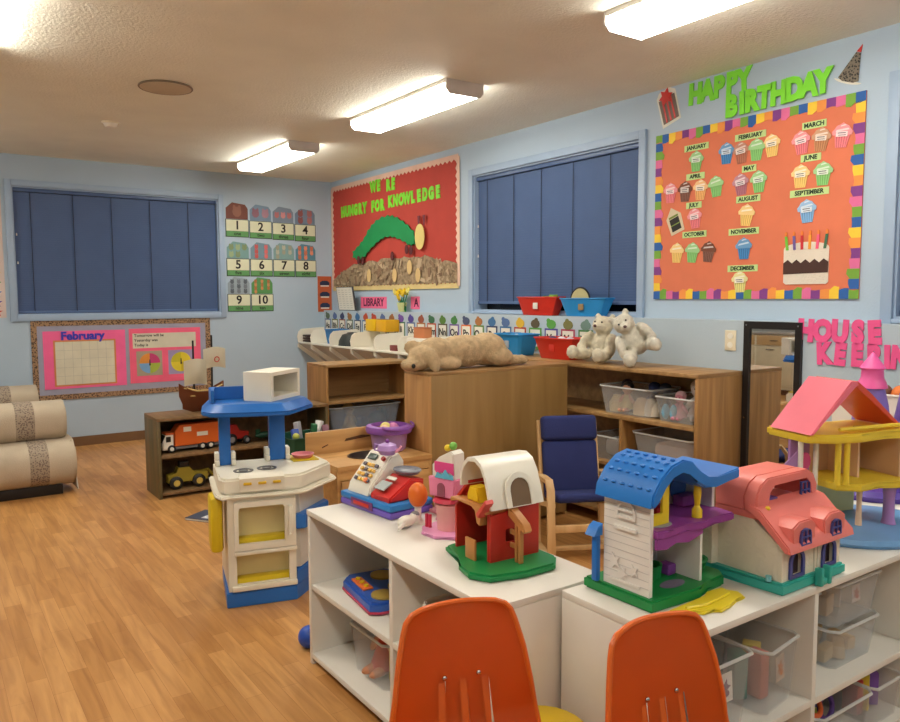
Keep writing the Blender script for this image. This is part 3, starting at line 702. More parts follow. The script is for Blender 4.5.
CLEAR = mat((226, 228, 228), .25, alpha=.15, var=0); CLRIM = mat((224, 226, 224), .3, alpha=.75, var=0)
CLEAR2 = mat((222, 226, 228), .25, alpha=.22, var=0)

def remesh(g, voxel, m, name, noise=0, nscale=.02, smooth=2):
    me = bpy.data.meshes.new(name); g.bm.to_mesh(me); g.bm.free()
    o = bpy.data.objects.new(name, me); COL.objects.link(o)
    r = o.modifiers.new('r', 'REMESH'); r.mode = 'VOXEL'; r.voxel_size = voxel
    s = o.modifiers.new('s', 'SMOOTH'); s.iterations = smooth; s.factor = .6
    if noise:
        tx = bpy.data.textures.new('fur', 'CLOUDS'); tx.noise_scale = nscale
        d = o.modifiers.new('d', 'DISPLACE'); d.texture = tx; d.strength = noise; d.mid_level = .5
    bpy.context.view_layer.update()
    me2 = bpy.data.meshes.new_from_object(o.evaluated_get(bpy.context.evaluated_depsgraph_get())); me2.name = name
    bpy.data.objects.remove(o)
    for p in me2.polygons: p.use_smooth = True
    me2.materials.clear()
    return me2
def fur(rgb): return mat(rgb, .95, bump=1.0, bscale=160, var=.10, vscale=30)
def eul(a, b, c): return Matrix.Rotation(c, 3, 'Z') @ Matrix.Rotation(b, 3, 'Y') @ Matrix.Rotation(a, 3, 'X')

# --- plush dog lying on the cabinet, head to the left (local x along the body)
g = G()
g.sph((.03, 0, .10), (.20, .10, .098)); g.sph((.20, 0, .105), (.13, .11, .102)); g.sph((-.17, 0, .10), (.12, .09, .09))
g.sph((-.27, -.02, .075), (.10, .075, .07), rot=eul(0, R(-28), 0)); g.sph((-.345, -.04, .04), (.075, .048, .039))   # head, muzzle on the board
g.sph((-.24, -.1, .06), (.035, .028, .075), rot=eul(R(-10), R(-12), 0)); g.sph((-.29, .05, .13), (.055, .03, .045))       # ears
g.sph((-.16, .08, .07), (.05, .05, .06))
g.sph((.36, -.035, .034), (.12, .036, .033)); g.sph((.44, -.035, .032), (.05, .038, .031)); g.sph((.30, .05, .035), (.13, .036, .034))
g.sph((.25, -.08, .06), (.09, .05, .055)); g.sph((-.12, -.09, .035), (.08, .04, .034))
d = T('plush_dog', 'large tan plush dog sprawled on top of the golden brown cabinet', 'plush toy', (-1.29, -4.28, .981), R(-2))
S(d, 'body', remesh(g, .011, None, 'body', .012, .015), fur((206, 178, 138)))
S(d, 'nose', G().sph((-.365, -.09, .035), (.012, .012, .014)), BLACK)
# --- white plush bears
def bear(label, loc, rz, m, lean, s=1, ears=.05, snout=(238, 228, 206)):
    g = G()
    g.sph((0, 0, .10), (.095, .085, .105)); g.sph((0, -.02, .21), (.05, .05, .05)); g.sph((0, -.03, .25), (.075, .068, .066)); g.sph((0, -.085, .235), (.04, .045, .034))
    for q in (-1, 1):
        g.sph((q*.058, -.01, .31), (.024, .014, .026)); g.sph((q*.085, -.14, .042), (.045, .11, .041), rot=eul(0, 0, q*.25)); g.sph((q*.10, -.22, .05), (.044, .032, .05))
        g.sph((q*.10, -.06, .14), (.034, .05, .075), rot=eul(R(-38), R(q*-18), 0)); g.sph((q*.11, -.10, .085), (.034, .035, .035))
    g.xf(Matrix.Scale(s, 4) @ Matrix.Translation((0, 0, .02)) @ Matrix.Rotation(lean[0], 4, 'Y') @ Matrix.Rotation(lean[1], 4, 'X'))
    zmin = min(v.co.z for v in g.bm.verts)
    g.xf(Matrix.Translation((0, 0, -zmin+.001)))
    t = T('plush_bear', label, 'plush toy', loc, rz)
    S(t, 'body', remesh(g, .009, None, 'body', .010, .012), m)
    M = Matrix.Translation((0, 0, -zmin+.001)) @ Matrix.Scale(s, 4) @ Matrix.Translation((0, 0, .02)) @ Matrix.Rotation(lean[0], 4, 'Y') @ Matrix.Rotation(lean[1], 4, 'X')
    for q in (-1, 1): S(t, 'eye', G().sph(M @ Vector((q*.028, -.092, .272)), .0065*s, 8), BLACK)
    S(t, 'nose', G().sph(M @ Vector((0, -.131, .243)), (.013*s, .009*s, .01*s), 8), mat((90, 60, 60), .6))
    return t
bear('cream white plush bear sitting upright on the brown shelf, beside the red basket', (-.32, -4.50, .981), R(-78), fur((226, 218, 194)), (R(4), R(-4)), .92)
bear('white plush bear with dark muzzle slumped sideways right of the cream bear', (-.29, -4.82, .981), R(-48), fur((228, 224, 208)), (R(-34), R(8)), .88)

# ------------------------------------------------------------------ sofas at the left edge
FAB = mat((192, 178, 156), .95, bump=.3, bscale=200, var=.05); STR = check_mat((120, 104, 94), (162, 148, 130), 80, .95)
def roll(t, name, x0, x1, yc, zc, ry, rz_, m, r_in=.8):
    g = G(); n = 26
    P = [(yc+ry*math.copysign(abs(math.cos(a))**.7, math.cos(a)), zc+rz_*math.copysign(abs(math.sin(a))**.8, math.sin(a))) for a in [2*PI*i/n for i in range(n)]]
    g.pr(P, x0, x1, 'X', bev=.022); return S(t, name, g, m)
def sofa(label, x, y, rz=0):
    t = T('sofa', label, 'sofa', (x, y, 0), rz)
    roll(t, 'seat_cushion', -1.9, 0, -.02, .215, .30, .168, FAB); roll(t, 'back_cushion', -1.9, -.03, .05, .505, .20, .142, FAB)
    S(t, 'base_frame', G().box(-1.85, -.09, -.24, .2, .0, .075, .005), mat((30, 24, 22), .5))
    for z, yc, ry, rz_, n_ in ((.215, -.02, .30, .168, 'seat_stripe'), (.505, .05, .20, .142, 'back_stripe')):
        g = G(); n = 26; e = .003
        P = [(yc+(ry+e)*math.copysign(abs(math.cos(a))**.7, math.cos(a)), z+(rz_+e)*math.copysign(abs(math.sin(a))**.8, math.sin(a))) for a in [2*PI*i/n for i in range(n)]]
        xs = -.36 if n_[0] == 'b' else -.30
        g.pr(P, xs, xs+.12, 'X'); S(t, n_, g, STR, label='woven grey patterned stripe')
    S(t, 'fringe', G().pr([(-.28, .03), (.02, .02), (.05, .10), (.03, .17), (-.02, .28), (-.08, .3)], .001, .006, 'X'), mat((214, 206, 192), .95), loc=(.0, 0, 0))
    return t
sofa('beige upholstered sofa with woven striped band at the left edge of the photo', -3.03, -1.68)
sofa('second beige sofa mostly hidden behind the front one, below the left window', -3.06, -.42)

# ------------------------------------------------------------------ blue armchair
t = T('child_armchair', 'small bentwood armchair with navy blue cushion in front of the brown cabinet', 'chair', (-1.0, -4.98, 0), R(-27))
BW_ = wood((196, 156, 104), (222, 186, 134), 'Z', .7)
for s in (-1, 1):
    x = s*.19
    pts = [(x, .12, .012), (x, -.10, .012), (x, -.165, .02), (x, -.19, .06), (x, -.175, .25), (x, -.165, .38), (x, -.13, .425), (x, 0, .42), (x, .13, .40)]
    g = G()
    for i in range(len(pts)-1):
        pass
    prof = []
    inner = [(p[1], p[2]) for p in pts]
    def offs(P, d):
        o = []
        for i, p in enumerate(P):
            a = P[max(0, i-1)]; b = P[min(len(P)-1, i+1)]; l = math.hypot(b[0]-a[0], b[1]-a[1]); o.append((p[0]-(b[1]-a[1])/l*d, p[1]+(b[0]-a[0])/l*d))
        return o
    o1 = offs(inner, .011); o2 = offs(inner, -.011)
    g.pr(o1+o2[::-1], x-.02, x+.02, 'X'); g.xf(Matrix.Translation((0, 0, .0)))
    S(t, 'arm_and_runner', g, BW_)
    S(t, 'rear_post', G().pr([(.10, .0), (.13, .0), (.15, .42), (.12, .42)], x-.018+(-s*.0), x+.018, 'X'), BW_)
    x2 = s*.165
    S(t, 'seat_rail', G().pr([(-.16, .29), (.10, .235), (.20, .70), (.178, .705), (.085, .265), (-.155, .312)], x2-.012, x2+.004, 'X'), BW_)
S(t, 'front_rail', G().box(-.169, .169, -.185, -.165, .16, .20, .003), BW_); S(t, 'lower_rail', G().box(-.169, .169, -.10, -.08, .035, .06, .003), BW_)
g = G(); NV = mat((36, 46, 100), .9, bump=.25, bscale=220, var=.06)
def cushion(y0, z0, y1, z1, th, w):
    d = Vector((0, y1-y0, z1-z0)); L2 = d.length; d.normalize(); n = Vector((0, -d.z, d.y))
    M = Matrix(((1, 0, 0, 0), (0, d.y, n.y, y0), (0, d.z, n.z, z0), (0, 0, 0, 1)))
    return G().box(-w/2, w/2, 0, L2, 0, th, .022, 3, M)
S(t, 'seat_cushion', cushion(-.175, .315, .10, .27, .05, .315), NV)
S(t, 'back_cushion', cushion(.105, .275, .178, .585, .055, .315), NV)
S(t, 'head_cushion', cushion(.172, .585, .205, .72, .065, .32), NV)

# ------------------------------------------------------------------ orange shell chairs and stool
OR_CH = mat((222, 104, 34), .32, var=.02, vscale=4)
def shell_chair(label, x, y, rz):
    t = T('shell_chair', label, 'chair', (x, y, 0), rz, 'orange plastic shell chairs')
    # back + seat as one moulded surface with slots : local front is -y
    def prof(v):      # v 0..1 from seat front to the top of the back  -> (y,z,halfwidth)
        pts = [(-.33, .385, .15), (-.30, .405, .165), (-.15, .395, .178), (-.03, .385, .178), (.03, .40, .176), (.055, .45, .172), (.068, .52, .162), (.082, .60, .149), (.096, .655, .135), (.102, .68, .126), (.106, .695, .112), (.109, .703, .09)]
        k = v*(len(pts)-1); i = min(int(k), len(pts)-2); u = k-i
        return [pts[i][j]+(pts[i+1][j]-pts[i][j])*u for j in range(3)]
    nv, nu = 60, 37
    rows = []
    for i in range(nv+1):
        y0, z0, hw = prof(i/nv); row = []
        for j in range(nu+1):
            u = -1+2*j/nu
            back = max(0, min(1, (z0-.40)/.12)) if i/nv > .3 else 0
            e = abs(u)**3
            row.append(Vector((hw*u, y0-back*.022*u*u - back*.0*e, z0+(1-back)*.018*u*u)))
        rows.append(row)
    g = G(); vs = [[g.bm.verts.new(p) for p in r] for r in rows]
    slots = [(9, 10), (14, 15), (18, 18), (21, 22), (26, 27)]
    slots = [(12, 13), (18, 19), (24, 25)]
    for i in range(nv):
        for j in range(nu):
            z = (rows[i][j].z+rows[i+1][j].z)/2
            if i/nv > .36 and .43 < z < .535 and any(a <= j <= b for a, b in slots): continue
            g.bm.faces.new((vs[i][j], vs[i][j+1], vs[i+1][j+1], vs[i+1][j]))
    bmesh.ops.solidify(g.bm, geom=g.bm.faces[:], thickness=.006)
    S(t, 'seat_shell', g, OR_CH)
    # rolled rim
    edge = [r[0] for r in rows] + rows[-1][1:-1] + [r[-1] for r in rows[::-1]] + rows[0][1:-1][::-1]
    S(t, 'rolled_rim', G().tube([p+Vector((0, .003, -.001)) for p in edge], .0065, 8, True), OR_CH)
    for sx in (-.0565, .001, .0585): S(t, 'slot_recess', G().pr([(.052, .43), (.068, .43), (.09, .54), (.074, .54)], sx*.92-.013, sx*.92+.013, 'X'), OR_CH)
    for sx in (-.042, .04): S(t, 'rivet', G().sph((sx, .066, .548), (.006, .004, .006), 10), CHROME)
    for sx in (-1, 1):
        S(t, 'leg', G().tube([(sx*.12, -.18, .385), (sx*.15, -.24, .36), (sx*.175, -.27, .008)], .011, 8), CHROME)
        S(t, 'leg', G().tube([(sx*.12, -.02, .375), (sx*.15, .04, .355), (sx*.175, .10, .008)], .011, 8), CHROME)
        for yy in (-.27, .10): S(t, 'foot_cap', G().cyl((sx*.175, yy, 0), (sx*.175, yy, .03), .014), WPL)
    return t
shell_chair('orange plastic shell chair on the left, in front of the white shelf with the barn', -2.985, -6.70, R(-16))
shell_chair('orange plastic shell chair on the right, in front of the white shelf with the dollhouses', -2.675, -7.02, R(-7))
t = T('round_stool', 'round yellow stool seat just visible between the two orange chairs', 'stool', (-2.70, -6.61, 0))
S(t, 'seat', G().lathe([(0, .29), (.11, .29), (.12, .30), (.12, .312), (.11, .32), (0, .322)]), YEL)
for a in (R(90), R(210), R(330)): S(t, 'leg', G().cyl((.08*math.cos(a), .08*math.sin(a), .29), (.11*math.cos(a), .11*math.sin(a), 0), .012, n=10), YEL)

# ------------------------------------------------------------------ reflected corner: kitchen counter along the left wall
t = T('kitchen_counter', 'long cream kitchen counter with grey worktop seen in the mirror', 'counter', (XL+.001, -2.6, 0))
S(t, 'cabinet_body', G().box(.0, .58, 0, 2.4, .08, .86, .003), CREAM); S(t, 'kick_board', G().box(.0, .52, .02, 2.38, 0, .0795), BROWN)
S(t, 'worktop', G().box(.0, .62, -.01, 2.41, .8605, .90, .004), mat((170, 166, 158), .4)); S(t, 'upstand', G().box(.0, .02, 0, 2.4, .9005, 1.0), mat((170, 166, 158), .4))
for k in range(4):
    dd = S(t, 'door', G().box(.5805, .598, .02+.6*k, .58+.6*k, .11, .68, .003), mat((206, 190, 158), .5)); S(dd, 'handle', G().cyl((.61, .3+.6*k, .64), (.61, .42+.6*k, .64), .006), CHROME)
    dd = S(t, 'drawer', G().box(.5805, .598, .02+.6*k, .58+.6*k, .70, .84, .003), mat((196, 160, 110), .5)); S(dd, 'handle', G().cyl((.61, .24+.6*k, .77), (.61, .36+.6*k, .77), .006), CHROME)
t = T('tap', 'chrome kitchen tap on the counter seen in the mirror', 'tap', (XL+.12, -1.2, .9005))
S(t, 'spout', G().tube([(0, 0, 0), (0, 0, .2), (.05, 0, .26), (.12, 0, .25), (.15, 0, .2)], .012, 8), CHROME); S(t, 'lever', G().cyl((0, .03, .05), (0, .1, .09), .008), CHROME)
t = T('wall_cabinet', 'white wall cabinet above the counter seen in the mirror', 'cabinet', (XL+.001, -2.4, 1.5))
S(t, 'body', G().box(0, .3, 0, 1.0, 0, .7, .003), WHITE)
for k in range(2): S(t, 'door', G().box(.3005, .318, .01+.5*k, .49+.5*k, .01, .69, .003), WHITE)
t = T('blue_chair', 'blue plastic chair by the counter seen in the mirror', 'chair', (XL+1.35, -1.0, 0), R(90))
S(t, 'seat', G().box(-.18, .18, -.18, .18, .40, .43, .012), BLUE); S(t, 'backrest', G().box(-.18, .18, .165, .19, .431, .80, .012), BLUE)
for a in (-1, 1):
    for b in (-1, 1): S(t, 'leg', G().cyl((a*.15, b*.15, .40), (a*.17, b*.17, 0), .012), CHROME)
# ------------------------------------------------------------------ play kitchen
t = T('play_kitchen', 'white plastic play kitchen with blue canopy, blue posts and yellow oven tray', 'play kitchen', (-2.833, -4.647, 0), R(-14))
KW = mat((234, 228, 210), .35, var=.015); KB = mat((34, 108, 190), .35); KY = mat((226, 196, 30), .4); KIN = mat((236, 222, 164), .5)
S(t, 'base_plinth', G().pr([(-.012, -.008), (.304, -.012), (.366, .075), (.50, .25), (.50, .40), (0, .40)], 0, .07, bev=.004), KB)
S(t, 'front_frame', G().pr(rect(0, .304, .071, .50), 0, .02, 'Y', holes=(rect(.036, .272, .10, .242), rect(.035, .262, .285, .468))), KW)
g = G().pr([(0.0, .021), (.012, .021), (.012, .38), (.49, .38), (.49, .395), (0, .395)], .071, .50); S(t, 'rear_shell', g, KW)
S(t, 'interior_panel', G().box(.0125, .303, .075, .087, .0715, .498), KIN)
S(t, 'oven_floor', G().box(.0125, .29, .0205, .298, .262, .276), KW)
S(t, 'tray', G().box(.03, .28, .022, .074, .0715, .122, .004), KY, label='yellow tray in the lower opening'); S(t, 'tray', G().box(.03, .28, .022, .074, .2765, .308, .004), KY, label='yellow tray in the oven')
dr = S(t, 'oven_door', G().pr(rect(.028, .302, .262, .484), -.018, -.001, 'Y', holes=([(.046, .292), (.252, .292), (.252, .448), (.244, .46), (.054, .46), (.046, .448)],)), KW)
S(dr, 'handle', G().box(.266, .287, -.034, -.0185, .31, .455, .005), KW)
S(dr, 'door_knob', G().cyl((.272, -.0345, .32), (.272, -.044, .32), .007), KW)
S(t, 'lower_lip', G().box(.012, .306, -.016, -.001, .073, .098, .004), KW); S(t, 'drawer_ledge', G().box(.024, .306, -.02, -.001, .24, .258, .004), KW)
S(t, 'side_cupboard', G().pr([(.305, .035), (.33, .035), (.488, .26), (.488, .379), (.305, .379)], .14, .50), mat((206, 204, 196), .4))
S(t, 'side_shelf', G().pr([(.306, .0), (.35, .0), (.50, .20), (.488, .25), (.33, .03), (.306, .03)], .33, .40, bev=.004), KB)
S(t, 'side_step', G().pr([(.306, -.005), (.36, .06), (.495, .24), (.495, .378), (.306, .378)], .071, .135, bev=.004), KB)
rim = [(-.053, .23), (-.05, .03), (-.028, -.022), (.32, -.03), (.36, -.01), (.54, .19), (.54, .23), (.50, .43), (-.05, .43)]
S(t, 'counter_rim', G().pr(rim, .501, .518, bev=.006), KW)
ins = [(-.03, .23), (-.03, .04), (-.01, -.0), (.32, -.005), (.345, .01), (.512, .2), (.512, .235), (.475, .41), (-.03, .41)]
S(t, 'counter', G().pr(ins, .518, .592, bev=.010), KW)
S(t, 'control_panel', G().pr([(-.02, .592), (.02, .602), (.06, .602), (.065, .592), (.0, .53), (-.012, .53)], .055, .255, 'X', bev=.003), KW)
for x in (.09, .155, .22): S(t, 'knob', G().box(x-.018, x+.018, -.024, -.008, .562, .574, .003), mat((222, 180, 30), .4))
for x, y in ((.09, .15), (.20, .17)):
    b = S(t, 'burner', G().lathe([(.046, .5925), (.046, .5955), (.034, .5955), (.034, .5925)], (x, y, 0), 24), mat((70, 66, 64), .4)); S(b, 'burner_center', G().lathe([(0, .5955), (.022, .5955), (.022, .5925), (0, .5925)], (x, y, 0)), mat((84, 80, 78), .4))
S(t, 'sink_surround', G().pr([(.34, .26), (.47, .26), (.455, .40), (.33, .40)], .5925, .599, bev=.002), KY)
S(t, 'sink_basin', G().lathe([(.045, .6), (.058, .618), (.052, .618), (.04, .605), (0, .602), (0, .5995), (.045, .5995)], (.40, .33, 0), 20), mat((224, 130, 140), .4))
S(t, 'yellow_side_panel', G().box(-.072, -.014, .05, .20, .24, .5, .02), KY)
for x0, x1, y0, y1 in ((-.005, .048, .30, .345), (.238, .315, .34, .39)):
    S(t, 'post', G().box(x0, x1, y0, y1, .593, .85, .004), KB)
    for xx in (x0-.022, x1+.001):
        S(t, 'post_bracket', G().box(xx, xx+.021, y0-.02, y1+.01, .593, .62, .003).box(xx, xx+.021, y0-.005, y1+.01, .62, .655, .003), KW)
can = [(-.085, .27), (-.05, .20), (.0, .175), (.28, .13), (.31, .14), (.46, .35), (.455, .39), (.40, .47), (-.07, .47)]
S(t, 'canopy', G().pr(can, .845, .866, bev=.005), KB)
ci = [(x*.86+.025, (y-.3)*.84+.31) for x, y in can]
g = G(); vs = [[g.bm.verts.new((*p, z)) for p in q] for q, z in ((can, .8665), (ci, .902))]
n = len(can)
for i in range(n): g.bm.faces.new((vs[0][i], vs[0][(i+1) % n], vs[1][(i+1) % n], vs[1][i]))
g.bm.faces.new(vs[1]); g.bm.faces.new(vs[0][::-1]); S(t, 'canopy_top', g, KB)
S(t, 'canopy_backboard', G().pr([(-.04, .42), (-.04, .26), (-.025, .25), (-.015, .40), (.25, .40), (.25, .42)], .903, .965, bev=.003), KB)
S(t, 'white_label', G().pr([(.315, 0), (.40, 0), (.40, .002), (.315, .002)], 0, .022, 'Z'), PAPERW, loc=(.09, .0, .872), rot=(R(40), 0, R(48)))
mw = S(t, 'microwave', G().box(-.001, .16, 0, .26, 0, .14, .012), KW, loc=(.235, .20, .903), rot=(0, 0, R(53-90)))
bpy.data.objects.remove(mw)
mw = S(t, 'microwave', G().pr(rect(0, .27, 0, .14), 0, .155, 'Y', holes=(rect(.022, .25, .02, .122),)).box(.02, .252, .15, .1545, .02, .122), KW, loc=(.235, .215, .903), rot=(0, 0, R(50)))
S(mw, 'inner_back', G().box(.021, .251, .140, .149, .0205, .1215), mat((206, 200, 176), .5))

# ------------------------------------------------------------------ toy trucks etc. on the low shelf
def wheel(t, x, y, z, r, w, m=BLACK, hub=GREY):
    o = S(t, 'wheel', G().lathe([(0, -w/2), (r*.8, -w/2), (r, -w*.3), (r, w*.3), (r*.8, w/2), (0, w/2)], n=18).xf(Matrix.Translation((x, y, z)) @ Matrix.Rotation(PI/2, 4, 'X')), m)
    S(o, 'hub', G().lathe([(0, -w/2-.003), (r*.45, -w/2-.002), (r*.5, w/2+.002), (0, w/2+.003)], n=12).xf(Matrix.Translation((x, y, z)) @ Matrix.Rotation(PI/2, 4, 'X')), hub)
TO = mat((214, 100, 36), .4)
t = T('toy_truck', 'orange toy garbage truck with white cab, on the middle board of the low shelf', 'toy truck', (-2.55, -2.40, .306), R(2))
S(t, 'cab', G().pr([(0, .025), (.075, .025), (.075, .13), (.022, .13), (0, .085)], -.05, .05, 'Y', bev=.004), WHITE)
S(t, 'windscreen', G().pr([(-.002, .075), (.0, .084), (.022, .127), (.018, .127), (-.004, .085)], -.042, .042, 'Y').box(.022, .055, -.0525, -.0505, .082, .12), BLACK)
S(t, 'cab_roof', G().box(.02, .08, -.05, .05, .131, .146, .004), TO)
S(t, 'chassis', G().box(.02, .42, -.04, .04, .022, .04, .002), GREY)
S(t, 'container', G().pr([(.085, .045), (.42, .045), (.43, .16), (.40, .195), (.12, .195), (.085, .15)], -.055, .055, 'Y', bev=.006), TO)
S(t, 'sticker', G().box(.145, .20, -.0565, -.0555, .145, .18), PAPERW); S(t, 'sticker', G().box(.24, .32, -.0565, -.0555, .105, .135), PAPERW)
for x in (.06, .28, .34):
    for y in (-.045, .045): wheel(t, x, y, .03, .029, .022, BLACK, PAPERW)
t = T('toy_loader', 'yellow-green toy wheel loader on the bottom board of the low shelf', 'toy vehicle', (-2.54, -2.42, .046), 0)
LY = mat((156, 138, 44), .45)
S(t, 'body', G().pr([(.02, .045), (.30, .045), (.30, .10), (.20, .11), (.17, .15), (.09, .15), (.08, .11), (.02, .10)], -.035, .035, 'Y', bev=.004), LY)
S(t, 'cab', G().pr([(.10, .151), (.17, .151), (.165, .19), (.105, .19)], -.03, .03, 'Y', bev=.003), BLACK)
S(t, 'bucket', G().pr([(.33, .02), (.40, .02), (.385, .10), (.345, .06)], -.06, .06, 'Y', bev=.002), LY); S(t, 'lift_arm', G().tube([(.24, 0, .10), (.31, 0, .11), (.35, 0, .06)], .009, 6), LY)
for x in (.07, .23):
    for y in (-.05, .05): wheel(t, x, y, .047, .046, .032, BLACK, mat((196, 170, 80), .5))
t = T('toy_cup', 'red plastic toy scoop lying at the front of the bottom board', 'toy', (-2.02, -2.46, .046), R(20))
S(t, 'bowl', G().lathe([(0, 0), (.04, .0), (.07, .07), (.066, .07), (.036, .006), (0, .006)], n=20), mat((206, 44, 52), .4)); S(t, 'handle', G().box(-.16, -.055, -.012, .012, .035, .05, .005), mat((206, 44, 52), .4))
t = T('toy_tractor', 'red toy tractor with black wheels on the middle board behind the play kitchen posts', 'toy vehicle', (-2.10, -2.38, .306), R(10))
S(t, 'body', G().pr([(0, .04), (.2, .04), (.2, .09), (.12, .10), (.1, .15), (.03, .15), (.0, .09)], -.035, .035, 'Y', bev=.004), mat((176, 44, 36), .4))
for x, r in ((.045, .045), (.17, .032)):
    for y in (-.05, .05): wheel(t, x, y, r, r-.001, .026, BLACK, GREY)
t = T('toy_plane', 'dark green toy plane lying right of the red tractor', 'toy vehicle', (-1.74, -2.38, .306), R(14))
S(t, 'fuselage', G().tube([(-.12, 0, .05), (-.08, 0, .05), (.08, 0, .055), (.13, 0, .06)], [.008, .022, .026, .006], 10), DGRN); S(t, 'wing', G().box(-.02, .05, -.10, .10, .048, .056, .002), mat((70, 90, 76), .5)); S(t, 'tail', G().box(-.12, -.08, -.002, .002, .055, .10), DGRN)
for y in (-.02, .02): wheel(t, .05, y, .016, .015, .008)
for k, (x, c, nm) in enumerate(((-2.06, (70, 70, 74), 'dark grey'), (-1.84, (96, 84, 60), 'olive brown'))):
    t = T('toy_car', nm+' toy car on the bottom board behind the play kitchen', 'toy car', (x, -2.38, .046), R(8))
    S(t, 'body', G().pr([(0, .02), (.17, .02), (.17, .05), (.14, .055), (.12, .085), (.05, .085), (.03, .055), (0, .05)], -.04, .04, 'Y', bev=.004), mat(c, .4))
    for xx in (.035, .135):
        for y in (-.042, .042): wheel(t, xx, y, .02, .019, .014)
# pirate ship
t = T('toy_ship', 'brown toy pirate ship with two cream sails on top of the low shelf', 'toy ship', (-2.225, -2.32, .571), R(6))
HB = mat((138, 78, 48), .5)
rows = []
for i in range(13):
    u = -1+2*i/12; w = .055*(1-abs(u)**2.6)+.004; zb_ = .0+.05*max(0, abs(u)-.5)
    rows.append([Vector((u*.13*(1 if abs(a) < .1 else 1.0)+(.02*u if abs(a) > .5 else 0), w*a*1.0, zb_+(.13+.035*u*u)*abs(a)**1.4)) for a in (-1, -.85, -.6, -.3, 0, .3, .6, .85, 1)])
g = G().quadgrid(rows, .004); S(t, 'hull', g, HB)
S(t, 'deck', G().pr([(-.12, 0), (-.08, -.045), (.08, -.045), (.12, 0), (.08, .045), (-.08, .045)], .105, .112), mat((206, 176, 110), .5))
S(t, 'railing', G().tube([(-.125, -.02, .16), (-.05, -.054, .14), (.05, -.054, .14), (.13, -.02, .165)], .006, 6), mat((206, 176, 110), .5))
S(t, 'mast', G().cyl((-.05, 0, .112), (-.05, 0, .46), .006), BLACK); S(t, 'mast', G().cyl((.07, 0, .112), (.075, 0, .49), .006), BLACK)
def sail(x, z0, z1, w, bulge, m):
    rows = [[Vector((x+w*(-.5+j/8)+.0, -.015-bulge*math.sin(PI*j/8)*math.sin(PI*(.15+.7*i/8)), z0+(z1-z0)*i/8+.015*math.sin(PI*j/8))) for j in range(9)] for i in range(9)]
    return G().quadgrid(rows, .003)
SM = mat((226, 220, 200), .7)
S(t, 'sail', sail(-.045, .17, .33, .15, .05, SM), SM)
s2 = S(t, 'sail', sail(.085, .27, .40, .15, .03, SM), SM)
S(s2, 'ring_emblem', G().tube([(.085+.016*math.cos(a), -.052, .335+.016*math.sin(a)) for a in [2*PI*i/16 for i in range(16)]], .003, 5, True), RED)
for ch in t.children_recursive: ch.data.transform(Matrix.Scale(1.14, 4))
# small doll behind the kitchen
t = T('toy_figure', 'small grey toy figure with orange face sitting beyond the white microwave', 'toy', (-1.66, -2.30, .571), R(-20))
g = G(); g.sph((0, 0, .08), (.045, .04, .08)); g.sph((.0, -.01, .2), (.035, .03, .035)); g.sph((.04, -.03, .12), (.02, .04, .02)); g.sph((-.04, -.03, .12), (.02, .04, .02)); g.sph((.0, 0, .15), (.03, .03, .04))
S(t, 'body', remesh(g, .008, None, 'body', 0), mat((110, 108, 116), .8)); S(t, 'face', G().sph((0, -.022, .2), (.028, .024, .028)), mat((222, 150, 100), .6))

# ------------------------------------------------------------------ tubs and baskets in the back
DKG = mat((24, 74, 52), .45)
def toy_pile(spec, loc, seedv, W, D, z0):
    pass
def ball(label, loc, r, m, grp=None, cat='ball'):
    t = T('toy_ball', label, cat, loc, 0, grp)
    S(t, 'shell', G().sph((0, 0, r), r, 16), m)
    S(t, 'seam', G().tube([(r*1.002*math.cos(a), r*1.002*math.sin(a), r) for a in [2*PI*i/20 for i in range(20)]], r*.03, 5, True), m)
    return t
def block(label, loc, s, m, rz=0, grp=None):
    o = G().box(-s/2, s/2, -s/2, s/2, 0, s, s*.08)
    o.cyl((0, 0, s), (0, 0, s*1.12), s*.25, n=12)
    return single('toy_block', o, m, label, 'toy block', grp, loc=loc, rz=rz)
def brick(label, loc, size, m, rz=0, rx=0):
    a, b, c = size
    return single('toy_block', G().box(-a/2, a/2, -b/2, b/2, 0, c, min(size)*.12), m, label, 'toy block', None, loc=loc, rot=(rx, 0, rz))
def ring(label, loc, r, m, rx=0):
    return single('toy_ring', G().tube([(r*math.cos(a), r*math.sin(a), r*.25) for a in [2*PI*i/24 for i in range(24)]], r*.22, 8, True), m, label, 'toy', None, loc=loc, rot=(rx, 0, 0))
def toycar(label, loc, c, rz=0):
    t = T('toy_car', label, 'toy car', loc, rz)
    S(t, 'body', G().pr([(-.06, .012), (.06, .012), (.06, .035), (.04, .04), (.025, .06), (-.03, .06), (-.045, .04), (-.06, .035)], -.028, .028, 'Y', bev=.003), c)
    for x in (-.035, .035):
        for y in (-.03, .03): wheel(t, x, y, .013, .0125, .01)
def doll(label, loc, rz, skin, hair, dress, s=1, rx=0):
    t = T('toy_doll', label, 'doll', loc, rot=(rx, 0, rz))
    g = G(); g.sph((0, 0, .06*s), (.032*s, .026*s, .06*s)); g.sph((0, 0, .15*s), (.036*s, .034*s, .038*s)); g.sph((0, 0, .11*s), (.016*s, .016*s, .02*s))
    for q in (-1, 1): g.sph((q*.04*s, -.01*s, .08*s), (.013*s, .013*s, .04*s), rot=eul(0, R(q*-35), 0)); g.sph((q*.018*s, -.04*s, .018*s), (.015*s, .045*s, .015*s))
    S(t, 'body', remesh(g, .005*s, None, 'body', 0), skin)
    S(t, 'hair', G().sph((0, .008*s, .163*s), (.039*s, .036*s, .034*s)), hair); S(t, 'dress', G().lathe([(.02*s, .112*s), (.034*s, .07*s), (.05*s, .022*s), (.047*s, .022*s), (.03*s, .07*s), (.018*s, .108*s)], n=16), dress)
    for q in (-1, 1): S(t, 'eye', G().sph((q*.013*s, -.033*s, .155*s), .004*s, 6), BLACK)
    return t

